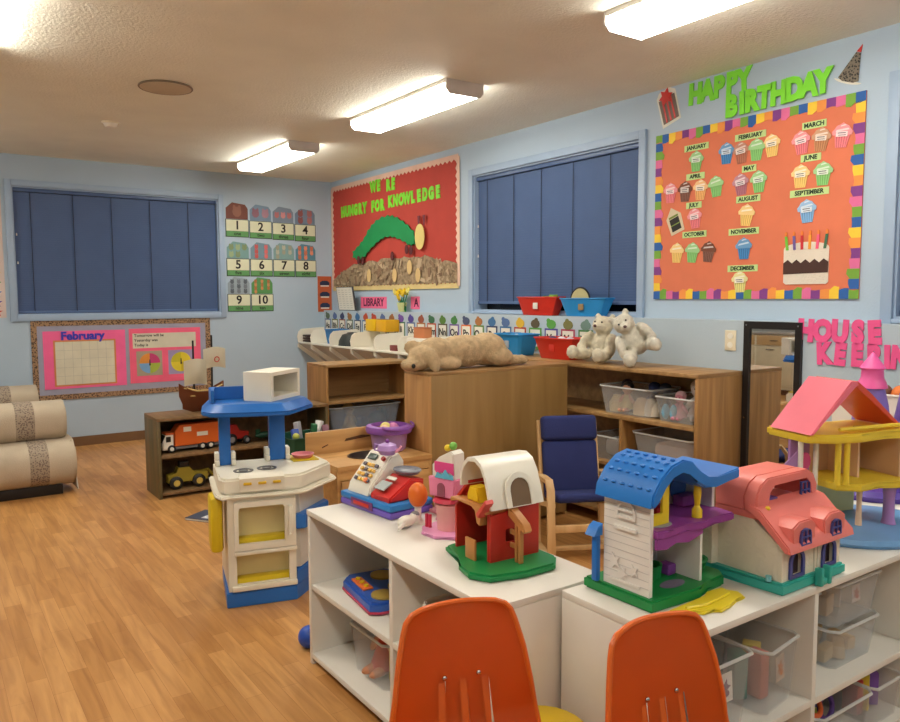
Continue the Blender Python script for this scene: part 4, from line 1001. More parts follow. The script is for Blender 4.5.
bin_('clear plastic tub on the shelf board behind the play sink', (-.91, -2.31, .292), .66, .25, .22, 0, mat((180, 200, 224), .25, alpha=.3, var=0), mat((200, 214, 226), .3, alpha=.8, var=0))
doll('beige plush toy sticking out of the clear tub behind the sink', (-1.02, -2.33, .30), R(20), fur((206, 180, 120)), fur((212, 188, 130)), mat((196, 170, 110), .9), 1.2)
ball('green blue ball in the clear tub behind the sink', (-.76, -2.33, .297), .075, mat((36, 84, 110), .4))
block('dark blue block in the clear tub behind the sink', (-.90, -2.31, .297), .10, NAVY, R(20))
brick('teal brick in the right part of the clear tub behind the sink', (-.68, -2.27, .298), (.08, .06, .17), mat((40, 110, 120), .4), R(30))
bin_('dark green tub of mixed toys on the floor between the kitchen and the sink', (-1.62, -2.80, .001), .36, .30, .40, 0, DKG, DKG)
for k, (dx, dy, dz, c, nm) in enumerate(((-.10, -.07, .33, (60, 90, 180), 'blue'), (-.03, .05, .36, (180, 180, 186), 'grey'), (.04, -.04, .35, (40, 110, 70), 'green'), (.10, .02, .36, (230, 230, 226), 'white'), (.13, -.07, .34, (120, 70, 90), 'maroon'))):
    brick('%s toy piece on the pile in the dark green tub' % nm, (-1.62+dx, -2.80+dy, dz), (.05, .04, .13), mat(c, .45), R(40*k), R(-20+12*k))
ball('small yellow ball beside the blue post, on the dark green tub', (-1.74, -2.90, .385), .026, mat((190, 196, 90), .4))
single('cloth', G().box(-.13, .13, -.11, .11, 0, .30, .02), mat((70, 60, 80), .8), 'dark filler block under the toys in the dark green tub', 'cloth', loc=(-1.62, -2.80, .02))  # plain filler core that props up the toy pile, no real cloth
# purple basket on the sink
PB = mat((178, 140, 200), .4); PBD = mat((140, 84, 176), .4)
t = T('basket', 'lilac plastic basket with purple rim and handle standing on the play sink', 'basket', (-1.745, -4.225, .531), R(20))
S(t, 'bowl', G().lathe([(0, 0), (.085, 0), (.095, .01), (.108, .115), (.104, .115), (.09, .012), (0, .008)], n=28), PB)
S(t, 'rim', G().lathe([(.104, .10), (.128, .104), (.134, .12), (.128, .142), (.104, .148), (.10, .125)], n=28), PBD)
S(t, 'handle', G().tube([(.128*math.cos(a), .128*math.sin(a)*.5-.06, .15+.02*math.sin(a*1.0)) for a in [PI+PI*i/14 for i in range(15)]], .009, 8), PBD)
for k, (dx, dy, c, nm) in enumerate(((-.03, .0, (230, 190, 150), 'peach'), (.04, .02, (200, 120, 170), 'pink'), (.0, .04, (220, 210, 120), 'pale yellow'))):
    ball('%s toy egg inside the lilac basket' % nm, (-1.745+dx, -4.225+dy, .61+.004*k), .034, mat(c, .5), cat='toy')
single('cloth', G().lathe([(0, .0), (.08, 0), (.09, .07), (0, .075)], n=20), mat((170, 130, 190), .9), 'lilac filler under the toy eggs in the basket on the sink', 'cloth', loc=(-1.745, -4.225, .541))  # filler plug that raises the toy eggs, not a cloth

# ------------------------------------------------------------------ cubby shelf contents
WB_ = -.30
t = T('tray', 'stack of dark brown trays in the left cubby of the white wall shelf', 'tray', (-.30, -.18, .9185))
for k in range(3): S(t, 'tray_sheet', G().box(-.11, .13, -.13, .12, .0005+.028*k, .022+.028*k, .004), mat((62, 40, 32), .6))
bin_('blue plastic bin in a cubby of the white wall shelf', (-.28, -.66, .9185), .22, .2, .15, R(90), mat((30, 120, 190), .4), taper=.8)
t = T('bowl', 'dark grey rounded bowl upside down in the third cubby of the white wall shelf', 'bowl', (-.295, -1.03, .9185))
S(t, 'shell', G().lathe([(.165, 0), (.16, .05), (.12, .11), (.05, .128), (0, .13), (0, .122), (.045, .12), (.11, .10), (.15, .045), (.157, 0)], n=28, sx=.85), mat((52, 58, 58), .6))
S(t, 'foot_ring', G().tube([(.05*math.cos(a), .05*math.sin(a), .128) for a in [2*PI*i/16 for i in range(16)]], .006, 6, True), mat((52, 58, 58), .6))
t = T('toy_box', 'small maroon box with a white sticker in the white wall shelf', 'box', (-.36, -1.98, .9185), R(90))
S(t, 'carton', G().box(-.05, .05, -.03, .03, 0, .05, .002), mat((130, 60, 60), .6)); S(t, 'sticker', G().box(-.02, .02, -.0315, -.0305, .015, .035), PAPERW)
t = T('stereo', 'cream cassette player with dark slots beside the plush dog, on the white wall shelf', 'stereo', (-.34, -2.42, .9185), R(-90))
S(t, 'case', G().box(-.19, .19, -.06, .12, 0, .13, .014), WPL)
S(t, 'slot', G().box(-.12, .15, -.0625, -.0605, .088, .096), BLACK); S(t, 'slot', G().box(-.12, .12, -.0625, -.0605, .03, .062), BLACK); S(t, 'button_row', G().box(-.10, -.03, -.065, -.063, .04, .052).box(.0, .06, -.065, -.063, .04, .052), mat((200, 90, 90), .5))
t = T('toy_box', 'orange brown box standing on the cream cassette player', 'box', (-.32, -2.38, 1.0495), R(-90))
S(t, 'carton', G().box(-.085, .085, -.04, .04, 0, .085, .003), mat((206, 130, 84), .6)); S(t, 'lid', G().box(-.088, .088, -.043, .043, .0855, .094, .002), mat((190, 112, 70), .6))
for k, (y, c) in enumerate(((-1.37, (236, 190, 20)), (-1.58, (232, 176, 24)))):
    t = T('bin', ('bright yellow bin on top of the white cubby dividers' if k == 0 else 'amber yellow bin right of the bright yellow bin'), 'bin', (-.205, y, 1.0755), R(90))
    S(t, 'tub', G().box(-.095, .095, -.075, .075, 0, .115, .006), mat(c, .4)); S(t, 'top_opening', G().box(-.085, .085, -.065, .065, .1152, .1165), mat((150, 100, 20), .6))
    S(t, 'side_ribs', G().box(-.08, .08, -.078, -.0755, .03, .04).box(-.08, .08, -.078, -.0755, .075, .085), mat(tuple(int(v*.85) for v in c), .4))
# ledge bins under window_2
RB = mat((204, 44, 28), .4); BB = mat((36, 140, 206), .4)
def oval_bin(label, loc, w, h, rz, m, mark):
    t = bin_(label, loc, w, .11 if h < .14 else .2, h, rz, m, m, .74)
    S(t, 'sticker', G().box(-.025, .025, -.055 if h < .14 else -.092, -.05 if h < .14 else -.088, h*.35, h*.7, .001), mark, loc=(0, -.002, 0))
    return t
ZL = 1.263
oval_bin('red plastic bin on the window ledge left of the blue one', (-.06, -3.62, ZL), .44, .135, R(-90), RB, PAPERW)
oval_bin('blue plastic bin on the window ledge right of the red one', (-.06, -4.10, ZL), .44, .125, R(-90), BB, mat((150, 130, 90), .6))
for k, (y, c, nm) in enumerate(((-3.50, (60, 60, 60), 'dark'), (-3.60, (150, 120, 60), 'brown'), (-3.68, (60, 110, 50), 'green'), (-3.76, (120, 170, 60), 'lime'))):
    brick('%s toy piece poking out of the red bin on the window ledge' % nm, (-.06, y, ZL+.03+.008*k), (.05, .05, .10), mat(c, .5), R(30*k), R(0))
t = T('tambourine', 'round tambourine with dark rim standing in the blue bin on the window ledge', 'toy drum', (-.07, -4.05, ZL+.012), R(90))
S(t, 'hoop', G().tube([(.095*math.cos(a), 0, .095+.095*math.sin(a)) for a in [2*PI*i/28 for i in range(28)]], .007, 6, True), BLACK); S(t, 'skin', G().cyl((0, -.004, .095), (0, .004, .095), .09, n=28), mat((190, 180, 130), .5))
oval_bin('blue plastic bin on the brown shelf just behind the plush dog', (-.33, -3.66, .981), .32, .15, R(-90), BB, mat((150, 160, 170), .6))
oval_bin('red plastic bin on the brown shelf between the blue bin and the cream bear', (-.33, -4.14, .981), .38, .14, R(-90), RB, mat((200, 44, 28), .5))
for k, (y, c, nm, w) in enumerate(((-3.58, (60, 50, 50), 'dark', 'blue'), (-3.66, (220, 220, 220), 'white', 'blue'), (-3.74, (110, 60, 40), 'brown', 'blue'), (-4.05, (60, 70, 110), 'navy', 'red'), (-4.14, (225, 225, 230), 'white', 'red'), (-4.22, (190, 190, 200), 'silver grey', 'red'))):
    ball('%s toy ball showing over the rim of the %s bin on the brown shelf' % (nm, w), (-.33, y, .981+.075), .038, mat(c, .5), cat='toy')
    
# ------------------------------------------------------------------ brown shelf bins
def wbin(label, y0, y1, z, h, d=.3, **k): return bin_(label, (-.335, (y0+y1)/2, z), abs(y1-y0), d, h, R(-90), CLEAR2, CLRIM, **k)
wbin('clear bin of dark dolls on the brown shelf, left on the middle board', -4.63, -5.04, .691, .165)
wbin('clear bin of plush toys on the brown shelf, right on the middle board', -5.07, -5.355, .691, .14)
wbin('clear bin low in the brown shelf, right of its divider', -4.90, -5.35, .446, .155)
wbin('clear bin low in the brown shelf, left of its divider', -4.56, -4.82, .396, .145)
doll('black-haired doll in the clear bin, left on the brown shelf', (-.40, -4.80, .70), R(-80), mat((206, 150, 120), .6), BLACK, mat((216, 196, 140), .8), .95)
for k, (y, c, nm) in enumerate(((-4.92, (34, 44, 84), 'navy'), (-5.0, (52, 60, 78), 'slate'), (-4.70, (70, 60, 70), 'charcoal'))):
    doll('%s cloth doll in the clear bin, left on the brown shelf' % nm, (-.30, y, .70), R(-70-10*k), mat(c, .9), mat(c, .9), mat(tuple(int(v*.8) for v in c), .9), .95)
for k, (y, x, c, nm) in enumerate(((-4.72, -.40, (226, 206, 160), 'cream'), (-4.92, -.41, (216, 190, 150), 'beige'), (-4.99, -.40, (232, 226, 210), 'off-white'))):
    single('cloth', G().lathe([(0, .0), (.055, 0), (.06, .05), (.03, .10), (0, .105)], n=14, sx=.7), mat(c, .9, bump=.5), '%s folded cloth in the clear bin, left on the brown shelf' % nm, 'cloth', loc=(x, y, .697))
doll('pale plush rabbit at the right in the brown shelf bin', (-.36, -5.285, .70), R(-60), fur((214, 206, 200)), fur((190, 176, 160)), fur((220, 200, 196)), 1.2)
doll('pink plush toy beside the pale rabbit in the brown shelf bin', (-.41, -5.20, .70), R(-80), fur((232, 150, 170)), fur((236, 190, 196)), fur((236, 170, 186)), .85)
for k in (-1, 1): single('toy_shoe', G().sph((0, 0, .045), (.028, .02, .045)), mat((110, 180, 210), .6), 'light blue toy shoe pressed against the right bin wall, %s of the pair' % ('left' if k > 0 else 'right'), 'toy shoe', loc=(-.445, -5.155+k*.028, .70))
single('cloth', G().box(-.08, .1, -.16, .14, 0, .09, .03), mat((196, 170, 160), .9, bump=.6), 'pale pink crumpled cloth in the lower right bin of the brown shelf', 'cloth', loc=(-.33, -5.15, .458))
single('cloth', G().box(-.08, .08, -.08, .08, 0, .11, .03), mat((204, 204, 206), .9, bump=.6), 'white crumpled cloth in the lower left bin of the brown shelf', 'cloth', loc=(-.33, -4.70, .408))
# ------------------------------------------------------------------ toys on white shelf 1
ZT = .603
t = T('toy_cash_register', 'white, red and blue toy cash register on the left end of the white shelf', 'toy cash register', (-2.615, -5.335, ZT), R(-84))
RBl = mat((44, 128, 200), .35); RPu = mat((116, 92, 190), .35); RRd = mat((206, 48, 44), .35)
S(t, 'drawer_base', G().box(0, .33, 0, .20, 0, .026, .008), RPu); S(t, 'base_top', G().box(.0, .33, .0, .20, .0265, .052, .008), RBl)
S(t, 'drawer_front', G().box(.08, .22, -.004, .0, .012, .042, .002), mat((120, 60, 120), .4)); S(t, 'money_text_bar', G().box(.10, .20, -.006, -.0042, .02, .034, .001), RED)
S(t, 'console', G().pr([(.012, .0525), (.165, .0525), (.165, .19), (.12, .205), (.095, .18), (.02, .085)], .06, .175, 'Y', bev=.006).xf(Matrix.Identity(4)), WPL)
bpy.data.objects.remove(t.children[-1]) if False else None
co = t.children[-1]
# console is a wedge rising to the back
bpy.data.objects.remove([c for c in t.children if c.name.startswith('console')][0])
co = S(t, 'console', G().pr([(.02, .053), (.19, .053), (.19, .165), (.165, .20), (.13, .195), (.03, .085)], .02, .165, 'X', bev=.006), WPL)
Mc = Matrix.Translation((.095, .0795, .142)) @ Matrix.Rotation(R(47.5), 4, 'X')
for i in range(4):
    for j in range(4): S(co, 'key', G().box(-.047+.025*i, -.030+.025*i, -.062+.022*j, -.048+.022*j, .002, .010, .002, M=Mc), mat((240, 190, 80) if (i+j) % 3 else (90, 80, 90), .4))
S(co, 'display', G().box(-.05, .0, .035, .06, .001, .006, .001, M=Mc), mat((60, 80, 70), .3)); S(co, 'button', G().cyl(Mc @ Vector((.045, .048, .0)), Mc @ Vector((.045, .048, .010)), .009), RED)
S(co, 'button', G().cyl(Mc @ Vector((.03, -.055, .0)), Mc @ Vector((.03, -.055, .012)), .010), ORG)
rd = S(t, 'scanner', G().pr([(.02, .053), (.18, .053), (.18, .12), (.12, .13), (.02, .07)], .175, .30, 'X', bev=.006), RRd)
S(rd, 'card_slot', G().box(.195, .255, .028, .075, .0, .004, M=Matrix.Translation((0, -.0, .078)) @ Matrix.Rotation(R(27), 4, 'X')), mat((180, 190, 190), .4))
S(rd, 'white_label', G().box(.21, .26, .08, .095, .0, .004, M=Matrix.Translation((0, -.0, .085)) @ Matrix.Rotation(R(27), 4, 'X')), PAPERW)
S(t, 'scale_plate', G().lathe([(0, .136), (.05, .136), (.062, .148), (.06, .152), (.045, .142), (0, .141)], (.235, .15, 0), 24, 1, .8), mat((130, 134, 146), .35))
t = T('toy_teapot', 'lilac toy teapot on top of the toy cash register', 'toy teapot', (-2.49, -5.49, ZT+.203), R(-60))
S(t, 'pot', G().lathe([(0, 0), (.028, 0), (.04, .018), (.034, .036), (.014, .044), (0, .045)]), LPURP); S(t, 'lid_knob', G().sph((0, 0, .05), .008, 8), PURP)
S(t, 'handle', G().tube([(-.034, 0, .032), (-.055, 0, .034), (-.056, 0, .012), (-.036, 0, .010)], .004, 6), LPURP); S(t, 'spout', G().tube([(.034, 0, .014), (.052, 0, .022), (.06, 0, .036)], [.008, .006, .004], 8), LPINK)
t = T('toy_egg_cup', 'orange plastic toy egg on a stand right of the cash register', 'toy', (-2.51, -5.735, ZT), 0)
S(t, 'egg', G().sph((0, 0, .10), (.036, .034, .045)), ORG); S(t, 'stand', G().lathe([(0, 0), (.026, 0), (.012, .02), (.012, .055), (.02, .062), (0, .062)]), WPL)
t = T('toy_penguin', 'small white and grey toy penguin lying in front of the orange toy egg', 'toy', (-2.575, -5.76, ZT), R(10))
S(t, 'body', remesh(G().sph((0, 0, .022), (.04, .022, .021)).sph((.04, 0, .03), (.02, .018, .018)), .004, None, 'body'), WPL); S(t, 'back_patch', G().sph((.042, .0, .036), (.017, .016, .014)), GREY); S(t, 'flipper', G().tube([(-.02, -.01, .02), (-.06, -.03, .012)], [.010, .005], 6), WPL)
t = T('toy_dish', 'pale green toy dish on a pink pedestal beside the sweet shop', 'toy dish', (-2.41, -5.75, ZT), 0)
S(t, 'dish', G().lathe([(0, .135), (.03, .137), (.048, .15), (.046, .154), (.0, .146)]), mat((214, 226, 140), .4)); S(t, 'pedestal', G().lathe([(0, 0), (.03, 0), (.014, .02), (.010, .134), (0, .134)]), LPINK)
# sweet shop tower
t = T('toy_sweet_shop', 'pink and white toy sweet shop tower with frosting, left of the red barn', 'toy house', (-2.48, -5.885, ZT), R(-75))
S(t, 'flower_base', G().pr(star(0, 0, .088, .10, 9), 0, .010, bev=.003), mat((234, 160, 205), .4))
S(t, 'lower_drum', G().lathe([(.04, .0105), (.044, .09), (.052, .10), (.04, .105), (0, .105), (0, .0105)]), mat((240, 178, 170), .4))
S(t, 'red_awning', G().lathe([(.05, .106), (.056, .108), (.05, .12), (0, .125), (0, .106)]), mat((214, 60, 84), .4))
S(t, 'upper_tower', G().pr([(-.055, .126), (.055, .126), (.06, .19), (-.06, .19)], -.04, .04, 'Y', bev=.004), mat((240, 140, 176), .4))
S(t, 'doorway', G().pr(arch(-.016, .016, .13, .16), -.043, -.0405, 'Y'), mat((150, 80, 100), .4))
S(t, 'gable', G().pr([(-.05, .191), (.05, .191), (.045, .275), (.03, .285), (-.02, .26), (-.05, .23)], -.03, .03, 'Y', bev=.004), WPL)
S(t, 'pink_frosting', G().pr([(-.035, .245), (.047, .245), (.048, .205), (.03, .215), (.015, .20), (-.005, .212), (-.02, .20), (-.035, .215)], -.034, -.0305, 'Y'), mat((234, 80, 150), .4))
S(t, 'blue_frosting', G().pr([(-.03, .191), (.05, .191), (.047, .207), (.03, .206), (.015, .222), (.0, .203), (-.02, .21)], -.039, -.0345, 'Y'), mat((100, 190, 220), .4))
S(t, 'topper', G().sph((.02, 0, .298), .014, 10), mat((120, 190, 80), .4)); S(t, 'topper', G().sph((-.005, 0, .288), .012, 10), YEL)
for x in (-.075, -.06): S(t, 'chair_post', G().cyl((x, -.03, .0105), (x, -.03, .055), .006, n=8), mat((206, 50, 80), .4))
t = T('toy_case', 'pink open toy case standing behind the sweet shop at the rear of the white shelf', 'toy case', (-2.372, -5.93, ZT), R(-90))
S(t, 'back', G().box(-.30, .13, 0, .012, 0, .085, .004), mat((240, 160, 170), .4)); S(t, 'foot', G().box(-.30, .13, -.03, -.001, 0, .012, .003), mat((240, 160, 170), .4))

# red barn : local x along -Y, local y along +X
t = T('toy_barn', 'red toy barn with white arched roof and green base on the white shelf', 'toy barn', (-2.592, -6.08, ZT), R(-92))
BRd = mat((198, 44, 34), .38); BTn = mat((206, 140, 78), .45); BGr = mat((20, 140, 74), .38)
S(t, 'green_base', G().pr([(-.025, -.02), (.08, -.035), (.14, -.08), (.21, -.095), (.27, -.06), (.295, .05), (.29, .16), (.24, .205), (-.02, .205), (-.045, .08)], 0, .022, bev=.006), BGr)
S(t, 'left_wall', G().pr([(0, .0225), (.175, .0225), (.175, .24), (.14, .275), (.10, .24), (.0, .155)], 0, .011, 'X'), BRd)
S(t, 'right_wall', G().pr([(0, .0225), (.18, .0225), (.18, .178), (.0, .16)], .235, .247, 'X', holes=(rect(.055, .09, .075, .115),)), BRd)
S(t, 'back_wall', G().pr(rect(.0115, .2345, .0225, .165), .165, .176, 'Y', holes=(rect(.10, .16, .06, .11),)), BRd)
S(t, 'front_wall', G().box(.222, .2345, 0, .010, .0225, .165, .002), BRd)
S(t, 'gate', G().box(.13, .195, -.03, -.022, .0225, .085, .002), BTn)
S(t, 'loft_floor', G().pr([(-.012, .166), (.04, .180), (.14, .178), (.165, .168), (.175, .13), (.195, .125), (.205, .165), (.235, .165), (.235, .18), (.13, .186), (-.012, .180)], -.012, .178, 'Y', bev=.002), BTn)
S(t, 'side_roof', G().pr([(-.03, .175), (-.02, .183), (.055, .24), (.06, .23), (-.02, .17)], .02, .17, 'Y'), BRd)
S(t, 'side_roof', G().pr([(.20, .165), (.262, .215), (.27, .205), (.215, .155)], -.03, .0, 'Y', bev=.002), mat((226, 90, 84), .4))
S(t, 'hay_box', G().pr([(.085, .1865), (.165, .1865), (.158, .20), (.152, .23), (.10, .23), (.094, .20)], .0, .05, 'Y', bev=.004), mat((238, 196, 30), .4))
S(t, 'upper_post', G().box(.062, .074, .13, .148, .187, .275, .002), BRd); S(t, 'upper_post', G().box(.15, .162, .13, .148, .187, .30, .002), BRd); S(t, 'upper_post', G().box(.222, .234, .13, .148, .187, .25, .002), BRd)
ro = [(.045, .225), (.048, .26), (.065, .295), (.10, .318), (.15, .322), (.19, .308), (.22, .275), (.242, .23), (.262, .18)]
ri = [(x+(.14-x)*.09, z-.012) for x, z in ro]; ri[0] = (.056, .225); ri[-1] = (.25, .18)
S(t, 'arched_roof', G().pr(ro+ri[::-1], -.005, .19, 'Y'), WPL)
S(t, 'roof_window', G().pr(arch(.035, .10, .205, .265), .2515, .262, 'X').xf(Matrix.Translation((.0, 0, 0))), mat((120, 96, 70), .6))
bpy.data.objects.remove([c for c in t.children if c.name.startswith('roof_window')][0])
wi = S(t, 'roof_window_trim', G().pr(arch(.05, .15, .004, .055), -.004, .008, 'X', holes=(arch(.064, .136, .006, .052),)), WPL, loc=(.272, 0, .178), rot=(0, R(-15), 0))
S(wi, 'window_opening', G().pr(arch(.064, .136, .006, .052), -.004, .003, 'X'), mat((120, 96, 72), .6))
S(t, 'ramp', G().pr([(.25, .185), (.34, .145), (.355, .125), (.345, .118), (.25, .155)], .06, .09, 'Y', bev=.003), BTn)
S(t, 'fence_post', G().box(.285, .298, .065, .08, .0225, .148, .002), BTn); S(t, 'fence_post', G().box(.305, .318, .065, .08, .0225, .138, .002), BTn)
S(t, 'fence_rail', G().box(.249, .284, .068, .076, .06, .075, .002), BTn); S(t, 'fence_rail', G().box(.249, .284, .068, .076, .10, .115, .002), BTn)

for ch in t.children_recursive:
    if not ch.name.startswith('green_base'): ch.data.transform(Matrix.Diagonal((.76, 1, 1, 1)))
    ch.location.x *= .76
# on its boards
t = T('toy_drum_pad', 'blue electronic drum toy with three gold pads on the left middle board', 'toy drum', (-2.60, -5.62, .3155), R(-97))
S(t, 'case', G().pr([(-.16, -.07), (-.12, -.10), (.14, -.10), (.16, -.07), (.16, .08), (.12, .11), (-.12, .11), (-.16, .08)], 0, .045, bev=.010), mat((44, 96, 190), .35)); S(t, 'lower_edge', G().pr([(-.163, -.07), (-.12, -.104), (.14, -.104), (.163, -.07), (.163, .08), (.12, .112), (-.12, .112), (-.163, .08)], .006, .014), mat((200, 60, 90), .4))
for x, y in ((-.08, .04), (.05, .055), (.10, -.03)): S(t, 'pad', G().lathe([(.045, .0455), (.045, .052), (.03, .055), (0, .055), (0, .0455)], (x, y, 0), 20), mat((176, 150, 70), .5))
S(t, 'control_strip', G().box(-.09, .03, -.08, -.04, .0455, .053, .002), mat((236, 120, 60), .4))
for k in range(3): S(t, 'button', G().lathe([(0, .060), (.009, .0595), (.009, .0535), (0, .0535)], (-.07+.04*k, -.06, 0), 10), YEL)
bin_('translucent bin with a doll leaning out, on the bottom board of the white shelf', (-2.60, -5.67, .0465), .26, .18, .17, R(-90), CLEAR, CLRIM)
doll('brown-haired doll in red leaning in the translucent bottom bin', (-2.60, -5.66, .052), R(-80), mat((196, 130, 90), .6), mat((120, 44, 20), .8), mat((200, 70, 40), .8), 1.2)
brick('yellow brick in the translucent bottom bin', (-2.60, -5.74, .052), (.05, .05, .12), YEL, R(20))
t = bin_('white oval basket on the right middle board of the white shelf', (-2.58, -6.24, .3155), .40, .24, .14, R(-90), WPL, WPL)
for k, (dx, dy, c, nm) in enumerate(((.02, .12, (170, 120, 190), 'lilac'), (.0, .06, (226, 196, 60), 'yellow'), (-.03, .0, (120, 190, 140), 'green'), (.02, -.06, (236, 130, 90), 'orange'), (-.02, -.12, (220, 90, 110), 'pink'))):
    brick('%s toy piece in the white oval basket' % nm, (-2.58+dx, -6.24+dy, .33), (.07, .05, .12), mat(c, .45), R(35*k), R(-15+8*k))
single('toy_ball', G().sph((0, 0, .045), .045), mat((36, 80, 180), .4), 'blue ball on the floor behind the left end of the white shelf', 'ball', loc=(-2.705, -5.22, 0))
t = T('book', 'dark blue picture book lying on the floor left of the play kitchen', 'book', (-2.44, -3.16, 0), R(35))
S(t, 'pages', G().box(-.098, .098, -.128, .128, .002, .012), PAPERW); S(t, 'cover', G().box(-.10, .10, -.13, .13, .0125, .015, .0).box(-.10, .10, -.13, .13, .0, .0018), mat((62, 72, 92), .5)); S(t, 'cover_picture', G().box(-.07, .05, -.04, .03, .0152, .0158), mat((206, 206, 210), .5))

# ------------------------------------------------------------------ blue-roof dollhouse
t = T('dollhouse', 'white dollhouse with blue roof, purple upper floor and green base', 'dollhouse', (-2.448, -6.728, ZT), R(1))
HW = mat((236, 232, 224), .38, var=.015)
S(t, 'green_base', G().pr([(-.012, -.018), (.17, -.03), (.23, -.005), (.30, -.01), (.328, .02), (.328, .21), (-.012, .215)], 0, .03, bev=.005), mat((18, 138, 66), .38))
lw = S(t, 'left_wall', G().pr(rect(0, .155, .0305, .275), 0, .012, 'X'), HW)
for k in range(12): S(lw, 'siding_groove', G().box(-.0012, -.0002, .002, .153, .05+.019*k, .0512+.019*k), mat((206, 202, 196), .5))
S(lw, 'shutter_relief', G().pr(arch(.045, .11, .21, .225), -.006, -.0015, 'X', holes=(arch(.052, .103, .216, .226),)).box(-.006, -.0015, .05, .105, .228, .234).box(-.007, -.0015, .04, .115, .18, .19, .001), HW)
S(lw, 'flower_relief', G().pr(star(.115, .095, .010, .022, 5), -.005, -.0015, 'X').pr(star(.085, .07, .008, .018, 6), -.005, -.0015, 'X').pr(star(.05, .085, .008, .018, 5), -.005, -.0015, 'X').box(-.004, -.0015, .03, .13, .045, .052), HW)
S(t, 'back_wall', G().pr(rect(.0125, .335, .0305, .275), .143, .155, 'Y', holes=(arch(.135, .175, .20, .235), rect(.115, .135, .10, .135), arch(.04, .07, .21, .24))), HW)
S(t, 'right_upper_wall', G().box(.323, .335, .05, .1425, .195, .28), HW)
S(t, 'partition', G().box(.205, .215, .0, .1425, .0305, .175), HW)
S(t, 'upper_floor', G().pr([(.0125, -.012), (.05, -.02), (.13, -.01), (.19, -.025), (.25, -.01), (.325, -.02), (.332, .03), (.332, .142), (.0125, .142)], .175, .195, bev=.003), mat((150, 66, 150), .38))
S(t, 'floor_skirt', G().pr([(.0125, .150), (.05, .145), (.09, .155), (.14, .147), (.2, .16), (.2, .1745), (.0125, .1745)], -.012, -.004, 'Y'), mat((150, 66, 150), .38))
S(t, 'rug', G().lathe([(.04, .1955), (.04, .197), (0, .197), (0, .1955)], (.07, .03, 0), 20, 1, .7), mat((150, 150, 160), .5))
S(t, 'yellow_window_wall', G().pr([(.0, .196), (.085, .196), (.085, .32), (.05, .315), (.0, .275)], .0, .008, 'Y', holes=(arch(.022, .06, .225, .262),)).xf(Matrix.Translation((.0125, .02, 0))), YEL)
S(t, 'column', G().lathe([(.014, .1955), (.014, .215), (.007, .225), (.011, .26), (.007, .29), (.013, .278), (.013, .282), (0, .282), (0, .1955)], (.205, .012, 0), 12), YEL)
S(t, 'column', G().lathe([(.008, .0305), (.008, .174), (0, .174), (0, .0305)], (.235, .08, 0), 10), YEL)
S(t, 'red_chair', G().box(.13, .18, .085, .12, .1955, .215, .003).box(.13, .18, .12, .13, .1955, .25, .003), mat((226, 50, 50), .4))
S(t, 'purple_bench', G().box(.25, .32, .09, .13, .1955, .225, .006), mat((150, 66, 150), .38)); S(t, 'blue_disc', G().cyl((.285, .132, .238), (.285, .141, .238), .032), mat((70, 120, 190), .4))
S(t, 'heart_planter', G().lathe([(.04, .0305), (.045, .065), (.038, .065), (.03, .045), (0, .042), (0, .0305)], (.06, .09, 0), 18, 1, .8).lathe([(.035, .0305), (.04, .065), (.033, .065), (.028, .045), (0, .042), (0, .0305)], (.12, .10, 0), 18, 1, .8), mat((14, 128, 62), .4))
S(t, 'purple_block', G().box(.165, .20, .07, .11, .0305, .06, .006), PURP); S(t, 'floor_mat', G().pr(circ(.13, .03, .045, .022, 14), .0303, .0315), mat((120, 110, 130), .6))
S(t, 'green_tub', G().lathe([(.05, .0305), (.062, .055), (.052, .055), (.044, .036), (0, .034), (0, .0305)], (.27, .09, 0), 20, 1, .9), mat((14, 128, 62), .4))
S(t, 'picture', G().box(.118, .132, .1415, .1428, .103, .132), mat((110, 90, 80), .5)); S(t, 'blue_drop', G().sph((.06, .137, .125), (.010, .004, .028)), mat((30, 90, 180), .4))
pr_ = [(-.022, .258), (-.016, .288), (.015, .326), (.055, .352), (.10, .362), (.14, .352), (.175, .322), (.205, .302), (.25, .300), (.345, .312), (.345, .285), (.24, .275), (.195, .278), (.16, .296), (.128, .326), (.098, .335), (.062, .327), (.03, .305), (.0, .27), (-.004, .258)]
g = G().pr(pr_, -.022, .172, 'Y', bev=.004)
for i in range(5):
    for j in range(6):
        x = -.009+.023*i
        g.sph((x, .0+.029*j, [.299, .326, .342, .354, .360][i]), (.006, .008, .004), 8)
S(t, 'blue_roof', g, mat((36, 124, 212), .35))
S(t, 'blue_post', G().box(-.022, -.006, .16, .18, .0305, .15, .004), BLUE); S(t, 'post_cap', G().pr([(-.034, .15), (-.001, .15), (-.001, .18), (-.018, .172)], .157, .195, 'Y', bev=.002), mat((36, 124, 212), .35))
for ch in t.children_recursive: ch.data.transform(Matrix.Diagonal((1, 1, 1.05, 1)))
t = T('splash_mat', 'wavy yellow plastic slide tray in front of the blue-roofed dollhouse', 'toy', (-2.31, -6.79, ZT), 0)
o = [(-.105, .02)]
pts = [(-.115, .022), (-.09, -.01), (-.06, -.012), (-.05, -.038), (-.01, -.035), (.0, -.055), (.05, -.045), (.09, -.03), (.125, -.035), (.14, -.005), (.12, .02), (.13, .04), (.07, .045), (.04, .025), (-.05, .022)]
S(t, 'tray', G().pr(pts, 0, .010, bev=.003), mat((238, 214, 40), .35)); S(t, 'ripples', G().tube([(-.07, .0, .011), (-.02, -.015, .012), (.04, -.01, .011), (.10, -.002, .012)], .005, 6), mat((238, 214, 40), .35))

